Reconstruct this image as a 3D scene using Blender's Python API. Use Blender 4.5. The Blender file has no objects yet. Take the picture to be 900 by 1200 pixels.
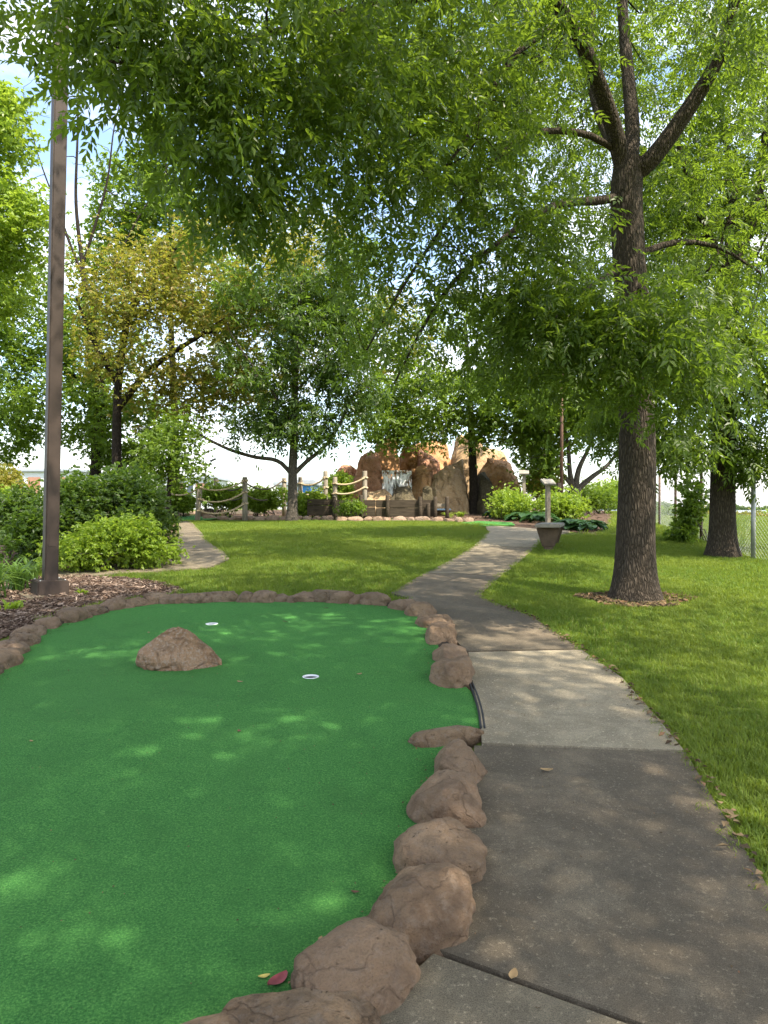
import bpy, bmesh, math, random
import numpy as np
from mathutils import Vector, Matrix, noise
from mathutils.geometry import delaunay_2d_cdt
from mathutils.bvhtree import BVHTree

S = bpy.context.scene
COL = S.collection
R = math.radians

# ------------------------------------------------------------------ camera
F, CX, HZ, CAMZ = 850.0, 450.0, 595.0, 1.5       # focal length in photo pixels, horizon row, eye height
cam_d = bpy.data.cameras.new('camera'); cam = bpy.data.objects.new('camera', cam_d); COL.objects.link(cam)
cam_d.sensor_width = 36; cam_d.sensor_fit = 'AUTO'; cam_d.lens = 36 * F / 1200
cam_d.clip_start = 0.05; cam_d.clip_end = 6000
cam.location = (0, 0, CAMZ); cam.rotation_euler = (R(90) - math.atan(5 / F), 0, 0)
S.camera = cam

# ------------------------------------------------------------------ world, sun, exposure
SUN_AZ, SUN_EL = 132.0, 58.0                      # azimuth clockwise from +Y (view direction)
w = bpy.data.worlds.new('World'); S.world = w; w.use_nodes = True
nt = w.node_tree; bg = nt.nodes['Background']
sky = nt.nodes.new('ShaderNodeTexSky'); sky.sky_type = 'NISHITA'; sky.sun_disc = False
sky.sun_elevation = R(SUN_EL); sky.sun_rotation = R(SUN_AZ); sky.air_density = 1.0; sky.dust_density = 1.8; sky.ozone_density = .7
tc = nt.nodes.new('ShaderNodeTexCoord'); mp = nt.nodes.new('ShaderNodeMapping'); mp.inputs['Scale'].default_value = (1, 1, 3.2)
nz = nt.nodes.new('ShaderNodeTexNoise'); nz.inputs['Scale'].default_value = 2.6; nz.inputs['Detail'].default_value = 9; nz.inputs['Roughness'].default_value = .58
rp = nt.nodes.new('ShaderNodeValToRGB'); rp.color_ramp.elements[0].position = .42; rp.color_ramp.elements[1].position = .74
mx = nt.nodes.new('ShaderNodeMix'); mx.data_type = 'RGBA'
mx.inputs['B'].default_value = (5.6, 5.5, 5.3, 1)
nt.links.new(tc.outputs['Generated'], mp.inputs['Vector']); nt.links.new(mp.outputs[0], nz.inputs['Vector'])
nt.links.new(nz.outputs['Fac'], rp.inputs['Fac']); nt.links.new(rp.outputs['Color'], mx.inputs['Factor'])
nt.links.new(sky.outputs[0], mx.inputs['A']); nt.links.new(mx.outputs['Result'], bg.inputs['Color'])
bg.inputs['Strength'].default_value = 0.15
sl = bpy.data.lights.new('sun', 'SUN'); sl.energy = 3.6; sl.angle = R(0.55); sl.color = (1, .91, .76)
so = bpy.data.objects.new('sun', sl); COL.objects.link(so)
sd = Vector((math.sin(R(SUN_AZ)) * math.cos(R(SUN_EL)), math.cos(R(SUN_AZ)) * math.cos(R(SUN_EL)), math.sin(R(SUN_EL))))
so.rotation_euler = sd.to_track_quat('Z', 'Y').to_euler(); so.location = sd * 60
vs = S.view_settings; vs.view_transform = 'Standard'; vs.look = 'None'; vs.gamma = 1; vs.exposure = 1.7; vs.use_curve_mapping = False
S.render.engine = 'CYCLES'
cy = S.cycles; cy.max_bounces = 8; cy.transparent_max_bounces = 8; cy.diffuse_bounces = 5; cy.transmission_bounces = 6; cy.use_denoising = True
cy.sample_clamp_indirect = 8

# ------------------------------------------------------------------ terrain function and picking
def softstep(t): t = np.clip(t, 0, 1); return t * t * (3 - 2 * t)
def g(x, y):
    x = np.asarray(x, float); y = np.asarray(y, float)
    yy = np.clip(y, -20, None)
    z = np.where(yy < 14, .062 * yy, .868 + .5 * (1 - np.exp(-(np.maximum(yy, 14) - 14) * .062 / .5)))
    e = x - (4.6 + .15 * y)                        # beyond the wire fence the ground falls away
    z = z - 1.1 * softstep(e / 22) - 1.6 * softstep((e - 14) / 60)
    z = z - 1.0 * softstep((y - 60) / 120)
    z = z + .015 * np.sin(x * 1.3 + .5) * np.sin(y * .9 + 1) * softstep((y - 6) / 4)
    return z
def P(px, py, d):                                  # a point d metres in front of the standpoint
    return Vector(((px - CX) / F * d, d, CAMZ + (HZ - py) / F * d))
def at(px, py, far=70):                            # where that sight line meets the ground
    f = lambda d: CAMZ + (HZ - py) / F * d - float(g((px - CX) / F * d, d))
    d = 1.0; st = .1
    while d < far and f(d) > 0: d += st
    a, b = d - st, d
    for _ in range(30):
        m = (a + b) / 2
        if f(m) > 0: a = m
        else: b = m
    return Vector(((px - CX) / F * b, b, float(g((px - CX) / F * b, b))))
def on(x, y, dz=0): return Vector((x, y, float(g(x, y)) + dz))

# ------------------------------------------------------------------ materials
class NT:
    def __init__(s, name):
        s.m = bpy.data.materials.new(name); s.m.use_nodes = True; s.t = s.m.node_tree
        s.b = s.t.nodes['Principled BSDF']; s.out = s.t.nodes['Material Output']
    def n(s, t, **k):
        o = s.t.nodes.new('ShaderNode' + t)
        for a, v in k.items():
            if a.startswith('i_'): o.inputs[a[2:].replace('_', ' ')].default_value = v
            else: setattr(o, a, v)
        return o
    def l(s, a, b): s.t.links.new(a, b)
    def coord(s, scale=(1, 1, 1), kind='Object'):
        c = s.n('TexCoord'); m = s.n('Mapping'); m.inputs['Scale'].default_value = scale; s.l(c.outputs[kind], m.inputs[0]); return m.outputs[0]
    def noise(s, v, sc, det=6, ro=.55, dist=0):
        n = s.n('TexNoise'); n.inputs['Scale'].default_value = sc; n.inputs['Detail'].default_value = det; n.inputs['Roughness'].default_value = ro; n.inputs['Distortion'].default_value = dist
        s.l(v, n.inputs['Vector']); return n.outputs['Fac']
    def ramp(s, f, stops):
        r = s.n('ValToRGB'); e = r.color_ramp.elements
        while len(e) < len(stops): e.new(.5)
        for k, (p, c) in enumerate(stops):
            e[k].position = p; e[k].color = (*c, 1) if len(c) == 3 else c
        s.l(f, r.inputs[0]); return r.outputs[0]
    def mix(s, f, a, b, mode='MIX'):
        m = s.n('Mix', data_type='RGBA', blend_type=mode)
        for k, v in (('Factor', f), ('A', a), ('B', b)):
            if hasattr(v, 'links'): s.l(v, m.inputs[k])
            elif k == 'Factor': m.inputs[k].default_value = v
            else: m.inputs[k].default_value = (*v, 1)
        return m.outputs['Result']
    def bump(s, h, st=.5, dist=.02, prev=None):
        b = s.n('Bump'); b.inputs['Strength'].default_value = st; b.inputs['Distance'].default_value = dist; s.l(h, b.inputs['Height'])
        if prev is not None: s.l(prev, b.inputs['Normal'])
        return b.outputs[0]
    def math(s, op, a, b=0):
        m = s.n('Math', operation=op)
        for k, v in ((0, a), (1, b)):
            if hasattr(v, 'links'): s.l(v, m.inputs[k])
            else: m.inputs[k].default_value = v
        return m.outputs[0]
    def done(s, col=None, rough=.8, nrm=None, spec=.3, metal=0):
        if col is not None:
            if hasattr(col, 'links'): s.l(col, s.b.inputs['Base Color'])
            else: s.b.inputs['Base Color'].default_value = (*col, 1)
        if hasattr(rough, 'links'): s.l(rough, s.b.inputs['Roughness'])
        else: s.b.inputs['Roughness'].default_value = rough
        s.b.inputs['Specular IOR Level'].default_value = spec; s.b.inputs['Metallic'].default_value = metal
        if nrm is not None: s.l(nrm, s.b.inputs['Normal'])
        return s.m

M = {}
def leaf_mat(name, stops, tr, fac=.45, rough=.42, spec=.45):
    t = NT(name); gm = t.n('NewGeometry'); ob = t.n('ObjectInfo')
    c = t.ramp(gm.outputs['Random Per Island'], stops)
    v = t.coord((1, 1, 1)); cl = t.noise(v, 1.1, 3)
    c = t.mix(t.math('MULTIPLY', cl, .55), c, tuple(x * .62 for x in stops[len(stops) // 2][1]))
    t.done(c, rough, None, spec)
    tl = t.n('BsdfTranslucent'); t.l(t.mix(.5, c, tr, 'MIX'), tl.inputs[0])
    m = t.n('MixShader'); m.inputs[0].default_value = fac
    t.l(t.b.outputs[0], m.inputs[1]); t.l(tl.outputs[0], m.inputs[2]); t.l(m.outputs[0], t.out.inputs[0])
    M[name] = t.m
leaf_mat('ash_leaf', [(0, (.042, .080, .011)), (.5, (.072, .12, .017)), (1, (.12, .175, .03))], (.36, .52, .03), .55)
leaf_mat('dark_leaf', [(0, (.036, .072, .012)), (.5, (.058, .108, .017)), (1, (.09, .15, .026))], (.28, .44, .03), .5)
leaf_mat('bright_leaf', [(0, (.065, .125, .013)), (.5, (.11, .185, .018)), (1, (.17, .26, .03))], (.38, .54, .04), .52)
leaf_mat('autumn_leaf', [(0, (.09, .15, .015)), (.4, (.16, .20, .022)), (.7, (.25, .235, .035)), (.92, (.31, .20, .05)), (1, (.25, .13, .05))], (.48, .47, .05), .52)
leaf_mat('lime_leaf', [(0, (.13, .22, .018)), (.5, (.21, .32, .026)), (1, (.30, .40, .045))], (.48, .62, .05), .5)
leaf_mat('hosta_leaf', [(0, (.022, .058, .020)), (.5, (.034, .085, .028)), (1, (.06, .13, .045))], (.12, .28, .05), .3, .4)
leaf_mat('strap_leaf', [(0, (.06, .14, .02)), (.5, (.1, .2, .03)), (1, (.2, .27, .06))], (.3, .46, .06), .45)
leaf_mat('gold_shrub_leaf', [(0, (.16, .20, .025)), (.6, (.27, .28, .04)), (1, (.32, .22, .06))], (.5, .48, .05), .5)

def grass_mat():
    t = NT('grass_blade'); ob = t.n('ObjectInfo'); gm = t.n('NewGeometry')
    c = t.ramp(gm.outputs['Random Per Island'], [(0, (.055, .118, .014)), (.5, (.105, .19, .022)), (.85, (.165, .24, .032)), (1, (.29, .26, .10))])
    v = t.n('TexCoord'); nz = t.n('TexNoise'); nz.inputs['Scale'].default_value = .9; nz.inputs['Detail'].default_value = 4
    t.l(gm.outputs['Position'], nz.inputs['Vector'])
    c = t.mix(t.ramp(nz.outputs['Fac'], [(.42, (0,) * 3), (.62, (.75,) * 3)]), c, (.18, .235, .035))
    n4 = t.n('TexNoise'); n4.inputs['Scale'].default_value = 4.5; n4.inputs['Detail'].default_value = 5; t.l(gm.outputs['Position'], n4.inputs['Vector'])
    c = t.mix(t.ramp(n4.outputs['Fac'], [(.5, (0,) * 3), (.72, (.7,) * 3)]), c, (.075, .13, .016))
    t.done(c, .55, None, .25)
    tl = t.n('BsdfTranslucent'); t.l(t.mix(.5, c, (.42, .5, .03)), tl.inputs[0])
    m = t.n('MixShader'); m.inputs[0].default_value = .42
    t.l(t.b.outputs[0], m.inputs[1]); t.l(tl.outputs[0], m.inputs[2]); t.l(m.outputs[0], t.out.inputs[0]); M['grass'] = t.m
grass_mat()
def ground_mat():
    t = NT('lawn_soil'); v = t.coord()
    n1 = t.noise(v, 1.3, 6); n2 = t.noise(v, 45, 6, .7)
    c = t.ramp(n2, [(.3, (.05, .07, .014)), (.55, (.10, .135, .02)), (.75, (.16, .17, .04))])
    c = t.mix(t.math('MULTIPLY', n1, .5), c, (.10, .12, .03))
    sx = t.n('SeparateXYZ'); t.l(t.coord(), sx.inputs[0])     # far field beyond the fence turns to dry tan grass
    f = t.math('MULTIPLY', t.math('GREATER_THAN', sx.outputs[1], 34), t.math('GREATER_THAN', t.math('ADD', sx.outputs[0], t.math('MULTIPLY', n1, 6)), 14))
    c = t.mix(f, c, (.34, .27, .17))
    M['ground'] = t.done(c, .95, t.bump(n2, .6, .03), .1)
ground_mat()
def turf_mat():
    t = NT('putting_turf'); v = t.coord()
    n0 = t.noise(v, 1.4, 3); n1 = t.noise(v, 9, 4); n2 = t.noise(v, 130, 4, .8); n3 = t.noise(v, 320, 2, .6)
    c = t.ramp(n2, [(.34, (.014, .076, .016)), (.5, (.052, .20, .038)), (.64, (.135, .325, .075))])
    c = t.mix(t.math('MULTIPLY', n0, .22), c, (.036, .15, .026))
    c = t.mix(t.ramp(n1, [(.52, (0, 0, 0)), (.75, (.3, .3, .3))]), c, (.058, .185, .036))
    c = t.mix(t.ramp(t.noise(v, .55, 7, .65, .5), [(.45, (0,) * 3), (.7, (.55,) * 3)]), c, (.055, .17, .036))
    c = t.mix(t.ramp(t.noise(v, 3.2, 7, .7, .4), [(.52, (0,) * 3), (.75, (.45,) * 3)]), c, (.028, .10, .022))
    fl = t.ramp(t.noise(v, 75, 2, .9), [(.75, (0, 0, 0)), (.80, (1, 1, 1))])
    c = t.mix(t.math('MULTIPLY', fl, .12), c, (.4, .42, .25))
    h = t.math('ADD', t.math('MULTIPLY', n2, .7), t.math('MULTIPLY', n3, .5))
    t.b.inputs['Sheen Weight'].default_value = .06; t.b.inputs['Sheen Roughness'].default_value = .5
    t.b.inputs['Sheen Tint'].default_value = (.4, .9, .4, 1)
    M['turf'] = t.done(c, .9, t.bump(h, 1.0, .014), .12)
turf_mat()
def concrete(name, c0, c1, c2, stain):
    t = NT(name); v = t.coord()
    n0 = t.noise(v, 1.1, 8, .62); n1 = t.noise(v, 6.5, 8, .66, .4); n2 = t.noise(v, 60, 6, .75); n3 = t.noise(v, 300, 3, .7)
    c = t.ramp(n1, [(.32, c0), (.5, c1), (.72, c2)])
    c = t.mix(t.ramp(n0, [(.42, (0, 0, 0)), (.66, (.75, .75, .75))]), c, stain)
    sp = t.ramp(n2, [(.56, (0, 0, 0)), (.70, (1, 1, 1))])
    c = t.mix(t.ramp(t.noise(v, 2.3, 9, .7, .6), [(.40, (0,) * 3), (.52, (.5,) * 3), (.7, (.85,) * 3)]), c, tuple(x * .66 for x in c0))
    c = t.mix(t.math('MULTIPLY', sp, .6), c, tuple(min(1, x * 2.1) for x in c2))
    dk = t.ramp(n3, [(.32, (.45, .45, .45)), (.50, (1, 1, 1)), (.66, (1.35, 1.35, 1.35))])
    c = t.mix(1, c, dk, 'MULTIPLY')
    pit = t.n('TexVoronoi'); pit.inputs['Scale'].default_value = 120; t.l(v, pit.inputs['Vector'])
    b = t.bump(n3, .7, .005); b = t.bump(n2, .6, .008, b); b = t.bump(n1, .2, .02, b)
    M[name] = t.done(c, t.ramp(n1, [(.3, (.72,) * 3), (.7, (.92,) * 3)]), b, .3)
concrete('dark_concrete', (.098, .078, .052), (.13, .104, .07), (.17, .14, .096), (.155, .115, .073))
concrete('mid_concrete', (.138, .112, .074), (.18, .148, .098), (.225, .188, .127), (.19, .15, .097))
concrete('pale_concrete', (.24, .20, .135), (.30, .252, .172), (.355, .30, .21), (.26, .21, .135))
def rock_mat(name, stops, sc=3.5, bst=.7, lich=(.42, .38, .32), crack=4.0):
    t = NT(name); v = t.coord(); ob = t.n('ObjectInfo')
    off = t.n('VectorMath', operation='ADD'); t.l(v, off.inputs[0])
    cb = t.n('CombineXYZ'); k = t.math('MULTIPLY', ob.outputs['Random'], 40)
    for i in range(3): t.l(k, cb.inputs[i])
    t.l(cb.outputs[0], off.inputs[1]); v = off.outputs[0]
    n1 = t.noise(v, sc, 8, .6, .3); n2 = t.noise(v, sc * 9, 6, .7); n3 = t.noise(v, sc * 40, 4, .7)
    c = t.ramp(n1, stops)
    c = t.mix(t.math('MULTIPLY', t.ramp(n2, [(.48, (0, 0, 0)), (.66, (1, 1, 1))]), .6), c, lich)
    c = t.mix(t.ramp(t.noise(v, sc * 2.2, 7, .7, .8), [(.5, (0,) * 3), (.68, (.7,) * 3)]), c, tuple(x * .45 for x in stops[0][1]))
    c = t.mix(t.ramp(n3, [(.3, (.45,) * 3), (.5, (1,) * 3)]), (.05, .04, .03), c)
    vo = t.n('TexVoronoi', feature='DISTANCE_TO_EDGE'); vo.inputs['Scale'].default_value = crack
    ds = t.n('VectorMath', operation='ADD'); nn = t.n('TexNoise'); nn.inputs['Scale'].default_value = crack * 1.3; nn.inputs['Detail'].default_value = 5; t.l(v, nn.inputs['Vector'])
    t.l(v, ds.inputs[0]); mm = t.n('VectorMath', operation='SCALE'); mm.inputs['Scale'].default_value = .9 / crack * 1.6; t.l(nn.outputs['Color'], mm.inputs[0]); t.l(mm.outputs[0], ds.inputs[1]); t.l(ds.outputs[0], vo.inputs['Vector'])
    ck = t.ramp(vo.outputs['Distance'], [(0, (0, 0, 0)), (.012, (.6,) * 3), (.03, (1,) * 3)])
    ck = t.mix(t.ramp(n1, [(.46, (0,) * 3), (.56, (1,) * 3)]), ck, (1, 1, 1))
    c = t.mix(ck, tuple(x * .45 for x in stops[1][1]), c)
    c = t.mix(t.math('MULTIPLY', ob.outputs['Random'], .4), c, (.33, .215, .14)) if name in ('border_rock', 'dusk_rock', 'edging_rock') else c
    pv = t.n('TexVoronoi'); pv.inputs['Scale'].default_value = sc * 7; t.l(ds.outputs[0], pv.inputs['Vector'])
    pit = t.ramp(pv.outputs['Distance'], [(.05, (0,) * 3), (.22, (1,) * 3)])
    pit = t.mix(t.ramp(n1, [(.48, (0,) * 3), (.6, (1,) * 3)]), (1, 1, 1), pit)
    c = t.mix(pit, tuple(x * .5 for x in stops[0][1]), c)
    b = t.bump(n3, bst, .008); b = t.bump(n2, bst, .03, b); b = t.bump(pit, .8, .016, b); b = t.bump(ck, .6, .016, b)
    M[name] = t.done(c, .88, b, .25)
rock_mat('border_rock', [(.28, (.115, .070, .038)), (.46, (.215, .138, .078)), (.62, (.275, .188, .112)), (.8, (.31, .23, .155))], 3.6, .9, (.24, .19, .145), 3.2)
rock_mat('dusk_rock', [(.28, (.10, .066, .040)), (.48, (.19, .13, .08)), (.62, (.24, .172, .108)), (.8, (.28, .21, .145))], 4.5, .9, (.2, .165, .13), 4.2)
rock_mat('brown_boulder', [(.25, (.18, .105, .058)), (.5, (.31, .19, .108)), (.75, (.38, .26, .17))], 5, .7, (.4, .35, .29), 1.6)
rock_mat('orange_rock', [(.25, (.27, .13, .05)), (.5, (.44, .23, .10)), (.75, (.52, .32, .16))], 1.3, .9, (.46, .32, .2), .55)
rock_mat('pink_rock', [(.25, (.25, .115, .06)), (.5, (.41, .20, .115)), (.75, (.48, .27, .17))], 1.5, .9, (.44, .28, .2), .6)
rock_mat('tan_rock', [(.25, (.28, .18, .09)), (.5, (.42, .28, .15)), (.75, (.5, .36, .21))], 1.5, .9, (.46, .38, .26), .7)
rock_mat('wet_rock', [(.25, (.035, .03, .02)), (.5, (.075, .06, .035)), (.75, (.14, .115, .06))], 2, .8, (.2, .17, .1), 1.2)
rock_mat('edging_rock', [(.25, (.16, .105, .065)), (.5, (.27, .185, .125)), (.75, (.36, .27, .2))], 4, .8, (.4, .33, .26), 3)
def bark_mat(name, dark, mid, lite, sc=(20, 20, 4.2), vs=2.0):
    t = NT(name); v = t.coord(sc)
    nn = t.n('TexNoise'); nn.inputs['Scale'].default_value = 1.2; nn.inputs['Detail'].default_value = 4; t.l(v, nn.inputs['Vector'])
    ds = t.n('VectorMath', operation='ADD'); t.l(v, ds.inputs[0]); t.l(nn.outputs['Color'], ds.inputs[1])
    vo = t.n('TexVoronoi', feature='DISTANCE_TO_EDGE'); vo.inputs['Scale'].default_value = vs; t.l(ds.outputs[0], vo.inputs['Vector'])
    fu = t.ramp(vo.outputs['Distance'], [(0, (0,) * 3), (.2, (.55,) * 3), (.5, (1,) * 3)])
    n2 = t.noise(t.coord((1, 1, .5)), 60, 6, .7); n1 = t.noise(t.coord(), 2.5, 4)
    c = t.mix(fu, dark, t.mix(n2, mid, lite)); c = t.mix(t.math('MULTIPLY', n1, .4), c, tuple(x * .75 for x in mid))
    b = t.bump(n2, .5, .008); b = t.bump(fu, 1.0, .022, b)
    M[name] = t.done(c, .9, b, .15)
bark_mat('ash_bark', (.030, .023, .016), (.085, .066, .048), (.155, .125, .094))
bark_mat('grey_bark', (.05, .042, .034), (.16, .135, .105), (.26, .225, .18), (24, 24, 7), 2)
bark_mat('dark_bark', (.014, .011, .009), (.05, .038, .028), (.085, .068, .052))
def simple(name, c, rough=.6, nsc=12, var=.35, bst=.2, spec=.4, metal=0, stretch=(1, 1, 1)):
    t = NT(name); v = t.coord(stretch); n1 = t.noise(v, nsc, 6, .6); n2 = t.noise(v, nsc * 7, 4, .6)
    cc = t.ramp(n1, [(.3, tuple(x * (1 - var) for x in c)), (.7, tuple(min(1, x * (1 + var)) for x in c))])
    cc = t.mix(t.math('MULTIPLY', n2, .25), cc, tuple(x * .6 for x in c))
    M[name] = t.done(cc, rough, t.bump(n2, bst, .004), spec, metal)
simple('bronze_paint', (.046, .032, .025), .55, 3, .35, .1, .3)
simple('dark_paint', (.02, .02, .022), .4)
simple('old_wood', (.26, .225, .175), .85, 6, .35, .5, .2, 0, (5, 5, .6))
simple('plank_wood', (.06, .046, .032), .9, 5, .45, .6, .2, 0, (.5, 4, 6))
simple('rope', (.48, .38, .25), .9, 40, .3, .8, .1)
simple('dark_rope', (.11, .09, .07), .9, 40, .3, .6, .1)
simple('mulch', (.095, .062, .042), .95, 25, .5, 1.0, .1)
simple('chip', (.17, .112, .078), .9, 14, .6, .4, .15)
simple('mortar', (.06, .045, .034), .95, 20, .5, 1.0, .1)
simple('brown_concrete', (.105, .075, .05), .85, 7, .35, .4, .25)
simple('seat_concrete', (.26, .24, .2), .85, 9, .25, .3, .25)
simple('white_plastic', (.8, .8, .8), .4, 4, .03, .02)
simple('cup_inside_shade', (.11, .11, .115), .5, 4, .1, .02)  # grey stands in for the shade inside the white cup
simple('black_rubber', (.016, .016, .017), .6, 20, .3, .2)
simple('wire', (.42, .44, .44), .4, 20, .2, .1, .5, .6)
simple('galvanized', (.36, .37, .37), .45, 9, .25, .1, .5, .6)
simple('rust_post', (.115, .062, .04), .8, 9, .4, .3)
simple('brick_wall', (.36, .19, .13), .9, 6, .15, .3)
simple('pale_wall', (.6, .62, .64), .8, 3, .06, .1)
simple('grey_roof', (.32, .35, .39), .7, 3, .1, .1)
simple('blue_wall', (.045, .23, .60), .5, 3, .12, .1)
simple('red_leaf', (.21, .04, .045), .6, 30, .4, .2)
simple('tan_leaf', (.34, .22, .1), .7, 30, .4, .2)
simple('brown_leaf', (.13, .065, .035), .75, 30, .4, .2)
simple('yellow_leaf', (.42, .34, .08), .6, 30, .4, .2)
simple('stem', (.07, .06, .035), .8, 20, .3, .2)
def glass():
    t = NT('window_glass'); M['glass'] = t.done((.05, .07, .1), .08, None, .6)
glass()
def water_mats():
    t = NT('lake_water'); v = t.coord((.25, .06, 1)); n = t.noise(v, 1.0, 5)
    M['lake'] = t.done((.08, .13, .19), .12, t.bump(n, .15, .1), .5)
    t = NT('falling_water'); v = t.coord((3.4, 3.4, .35)); n = t.noise(v, 3.2, 5, .7, .2); n2 = t.noise(t.coord((3, 3, .8)), 3, 4)
    f = t.ramp(t.math('ADD', t.math('MULTIPLY', n, .75), t.math('MULTIPLY', n2, .25)), [(.44, (.03,) * 3), (.56, (1,) * 3)])
    t.done((.92, .92, .9), .25, t.bump(n, .8, .03), .5)
    gl = t.n('BsdfTransparent'); m = t.n('MixShader'); t.l(f, m.inputs[0]); t.l(gl.outputs[0], m.inputs[1]); t.l(t.b.outputs[0], m.inputs[2]); t.l(m.outputs[0], t.out.inputs[0])
    M['fall'] = t.m
water_mats()

# ------------------------------------------------------------------ object helpers
def tag(o, label, cat, group=None):
    o['label'] = label; o['category'] = cat
    if group: o['group'] = group
    return o
def link(name, me, mat=None, parent=None, loc=None, kind=None):
    o = bpy.data.objects.new(name, me); COL.objects.link(o)
    if mat: me.materials.append(M[mat] if isinstance(mat, str) else mat)
    if parent is not None: o.parent = parent
    if loc is not None: o.location = loc
    if kind: o['kind'] = kind
    return o
def thing(name, label, cat, loc=(0, 0, 0), rz=0, group=None):
    o = bpy.data.objects.new(name, None); COL.objects.link(o); o.location = loc; o.rotation_euler = (0, 0, rz); o.empty_display_size = .2
    return tag(o, label, cat, group)
def tri_mesh(name, V, T, smooth=False):
    V = np.ascontiguousarray(V, np.float32); T = np.ascontiguousarray(T, np.int32); k = T.shape[1]
    me = bpy.data.meshes.new(name); me.vertices.add(len(V)); me.vertices.foreach_set('co', V.ravel())
    me.loops.add(T.size); me.loops.foreach_set('vertex_index', T.ravel())
    me.polygons.add(len(T)); me.polygons.foreach_set('loop_start', np.arange(0, T.size, k, dtype=np.int32))
    me.update(calc_edges=True)
    me.polygons.foreach_set('use_smooth', np.full(len(T), smooth))
    return me
def bm_mesh(name, bm, smooth=False):
    bmesh.ops.recalc_face_normals(bm, faces=bm.faces)
    me = bpy.data.meshes.new(name); bm.to_mesh(me); bm.free()
    if smooth: me.polygons.foreach_set('use_smooth', np.full(len(me.polygons), True))
    return me
def box(bm, c, s, rz=0, bev=0, taper=1.0):
    r = bmesh.ops.create_cube(bm, size=1); vs_ = r['verts']
    for v in vs_:
        k = taper if v.co.z < 0 else 1
        v.co = Vector((v.co.x * s[0] * k, v.co.y * s[1] * k, v.co.z * s[2]))
    if bev:
        es = list({e for v in vs_ for e in v.link_edges})
        rr = bmesh.ops.bevel(bm, geom=es, offset=bev, segments=2, affect='EDGES'); vs_ = list({v for f in rr['faces'] for v in f.verts} | {v for v in vs_ if v.is_valid})
    mt = Matrix.Translation(c) @ Matrix.Rotation(rz, 4, 'Z')
    bmesh.ops.transform(bm, matrix=mt, verts=vs_)
def boxobj(name, c, s, mat, parent=None, rz=0, bev=.004, taper=1.0):
    bm = bmesh.new(); box(bm, Vector((0, 0, 0)), s, 0, bev, taper)
    o = link(name, bm_mesh(name, bm), mat, parent, c); o.rotation_euler.z = rz; return o
def sweep(pts, rad, sides=6, seed=None, lob=0, cap=True):
    pts = np.asarray(pts, float); n = len(pts); rad = np.broadcast_to(np.asarray(rad, float), (n,))
    t = np.gradient(pts, axis=0); t /= np.linalg.norm(t, axis=1)[:, None] + 1e-9
    mean = pts[-1] - pts[0]; ref = np.eye(3)[np.argmin(np.abs(mean))]
    u = np.cross(t, ref); u /= np.linalg.norm(u, axis=1)[:, None] + 1e-9; v = np.cross(t, u)
    a = np.arange(sides) / sides * 2 * math.pi
    rr = rad[:, None] * np.ones(sides)
    if seed is not None:
        rg = np.random.default_rng(seed); ph = rg.uniform(0, 6.28, 3)
        hh = np.arange(n)[:, None] / 6
        rr = rr * (1 + lob * (np.sin(a * 3 + ph[0] + hh * .5) * .5 + np.sin(a * 5 + ph[1] - hh * .6) * .35 + np.sin(a * 8 + ph[2] + hh) * .15))
    V = pts[:, None, :] + rr[:, :, None] * (np.cos(a)[None, :, None] * u[:, None, :] + np.sin(a)[None, :, None] * v[:, None, :])
    V = V.reshape(-1, 3); i = np.arange(n - 1)[:, None] * sides; k = np.arange(sides)[None, :]; k2 = (k + 1) % sides
    Q = np.stack([i + k, i + k2, i + sides + k2, i + sides + k], -1).reshape(-1, 4)
    if cap:
        V = np.vstack([V, pts[0], pts[-1]]); b = n * sides; kk = np.arange(sides); k2 = (kk + 1) % sides
        Q = np.vstack([Q, np.stack([np.full(sides, b), k2, kk, kk], -1)[:0]])
        caps = np.vstack([np.stack([np.full(sides, b), k2, kk], -1), np.stack([np.full(sides, b + 1), (n - 1) * sides + kk, (n - 1) * sides + k2], -1)])
    T = np.vstack([Q[:, [0, 1, 2]], Q[:, [0, 2, 3]]])
    if cap: T = np.vstack([T, caps])
    return V, T
class Acc:
    def __init__(s): s.V = []; s.T = []; s.n = 0
    def add(s, V, T): s.V.append(V); s.T.append(T + s.n); s.n += len(V)
    def mesh(s, name, smooth=True): return tri_mesh(name, np.vstack(s.V), np.vstack(s.T), smooth)
def tubeobj(name, pts, rad, mat, parent=None, sides=8, kind=None, loc=None):
    V, T = sweep(pts, rad, sides); return link(name, tri_mesh(name, V, T, True), mat, parent, loc, kind)
def crom(pts, step):
    pts = [np.asarray(p, float) for p in pts]; out = []
    q = [2 * pts[0] - pts[1]] + pts + [2 * pts[-1] - pts[-2]]
    for i in range(1, len(q) - 2):
        n = max(2, int(np.linalg.norm(q[i + 1] - q[i]) / step))
        for k in range(n):
            t = k / n
            out.append(.5 * ((2 * q[i]) + (-q[i - 1] + q[i + 1]) * t + (2 * q[i - 1] - 5 * q[i] + 4 * q[i + 1] - q[i + 2]) * t * t + (-q[i - 1] + 3 * q[i] - 3 * q[i + 1] + q[i + 2]) * t ** 3))
    out.append(pts[-1]); return np.array(out)
def inside(poly, X, Y):
    poly = np.asarray(poly, float); c = np.zeros(X.shape, bool); j = len(poly) - 1
    for i in range(len(poly)):
        xi, yi, xj, yj = *poly[i][:2], *poly[j][:2]
        m = ((yi > Y) != (yj > Y)) & (X < (xj - xi) * (Y - yi) / (yj - yi + 1e-12) + xi); c ^= m; j = i
    return c
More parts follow.
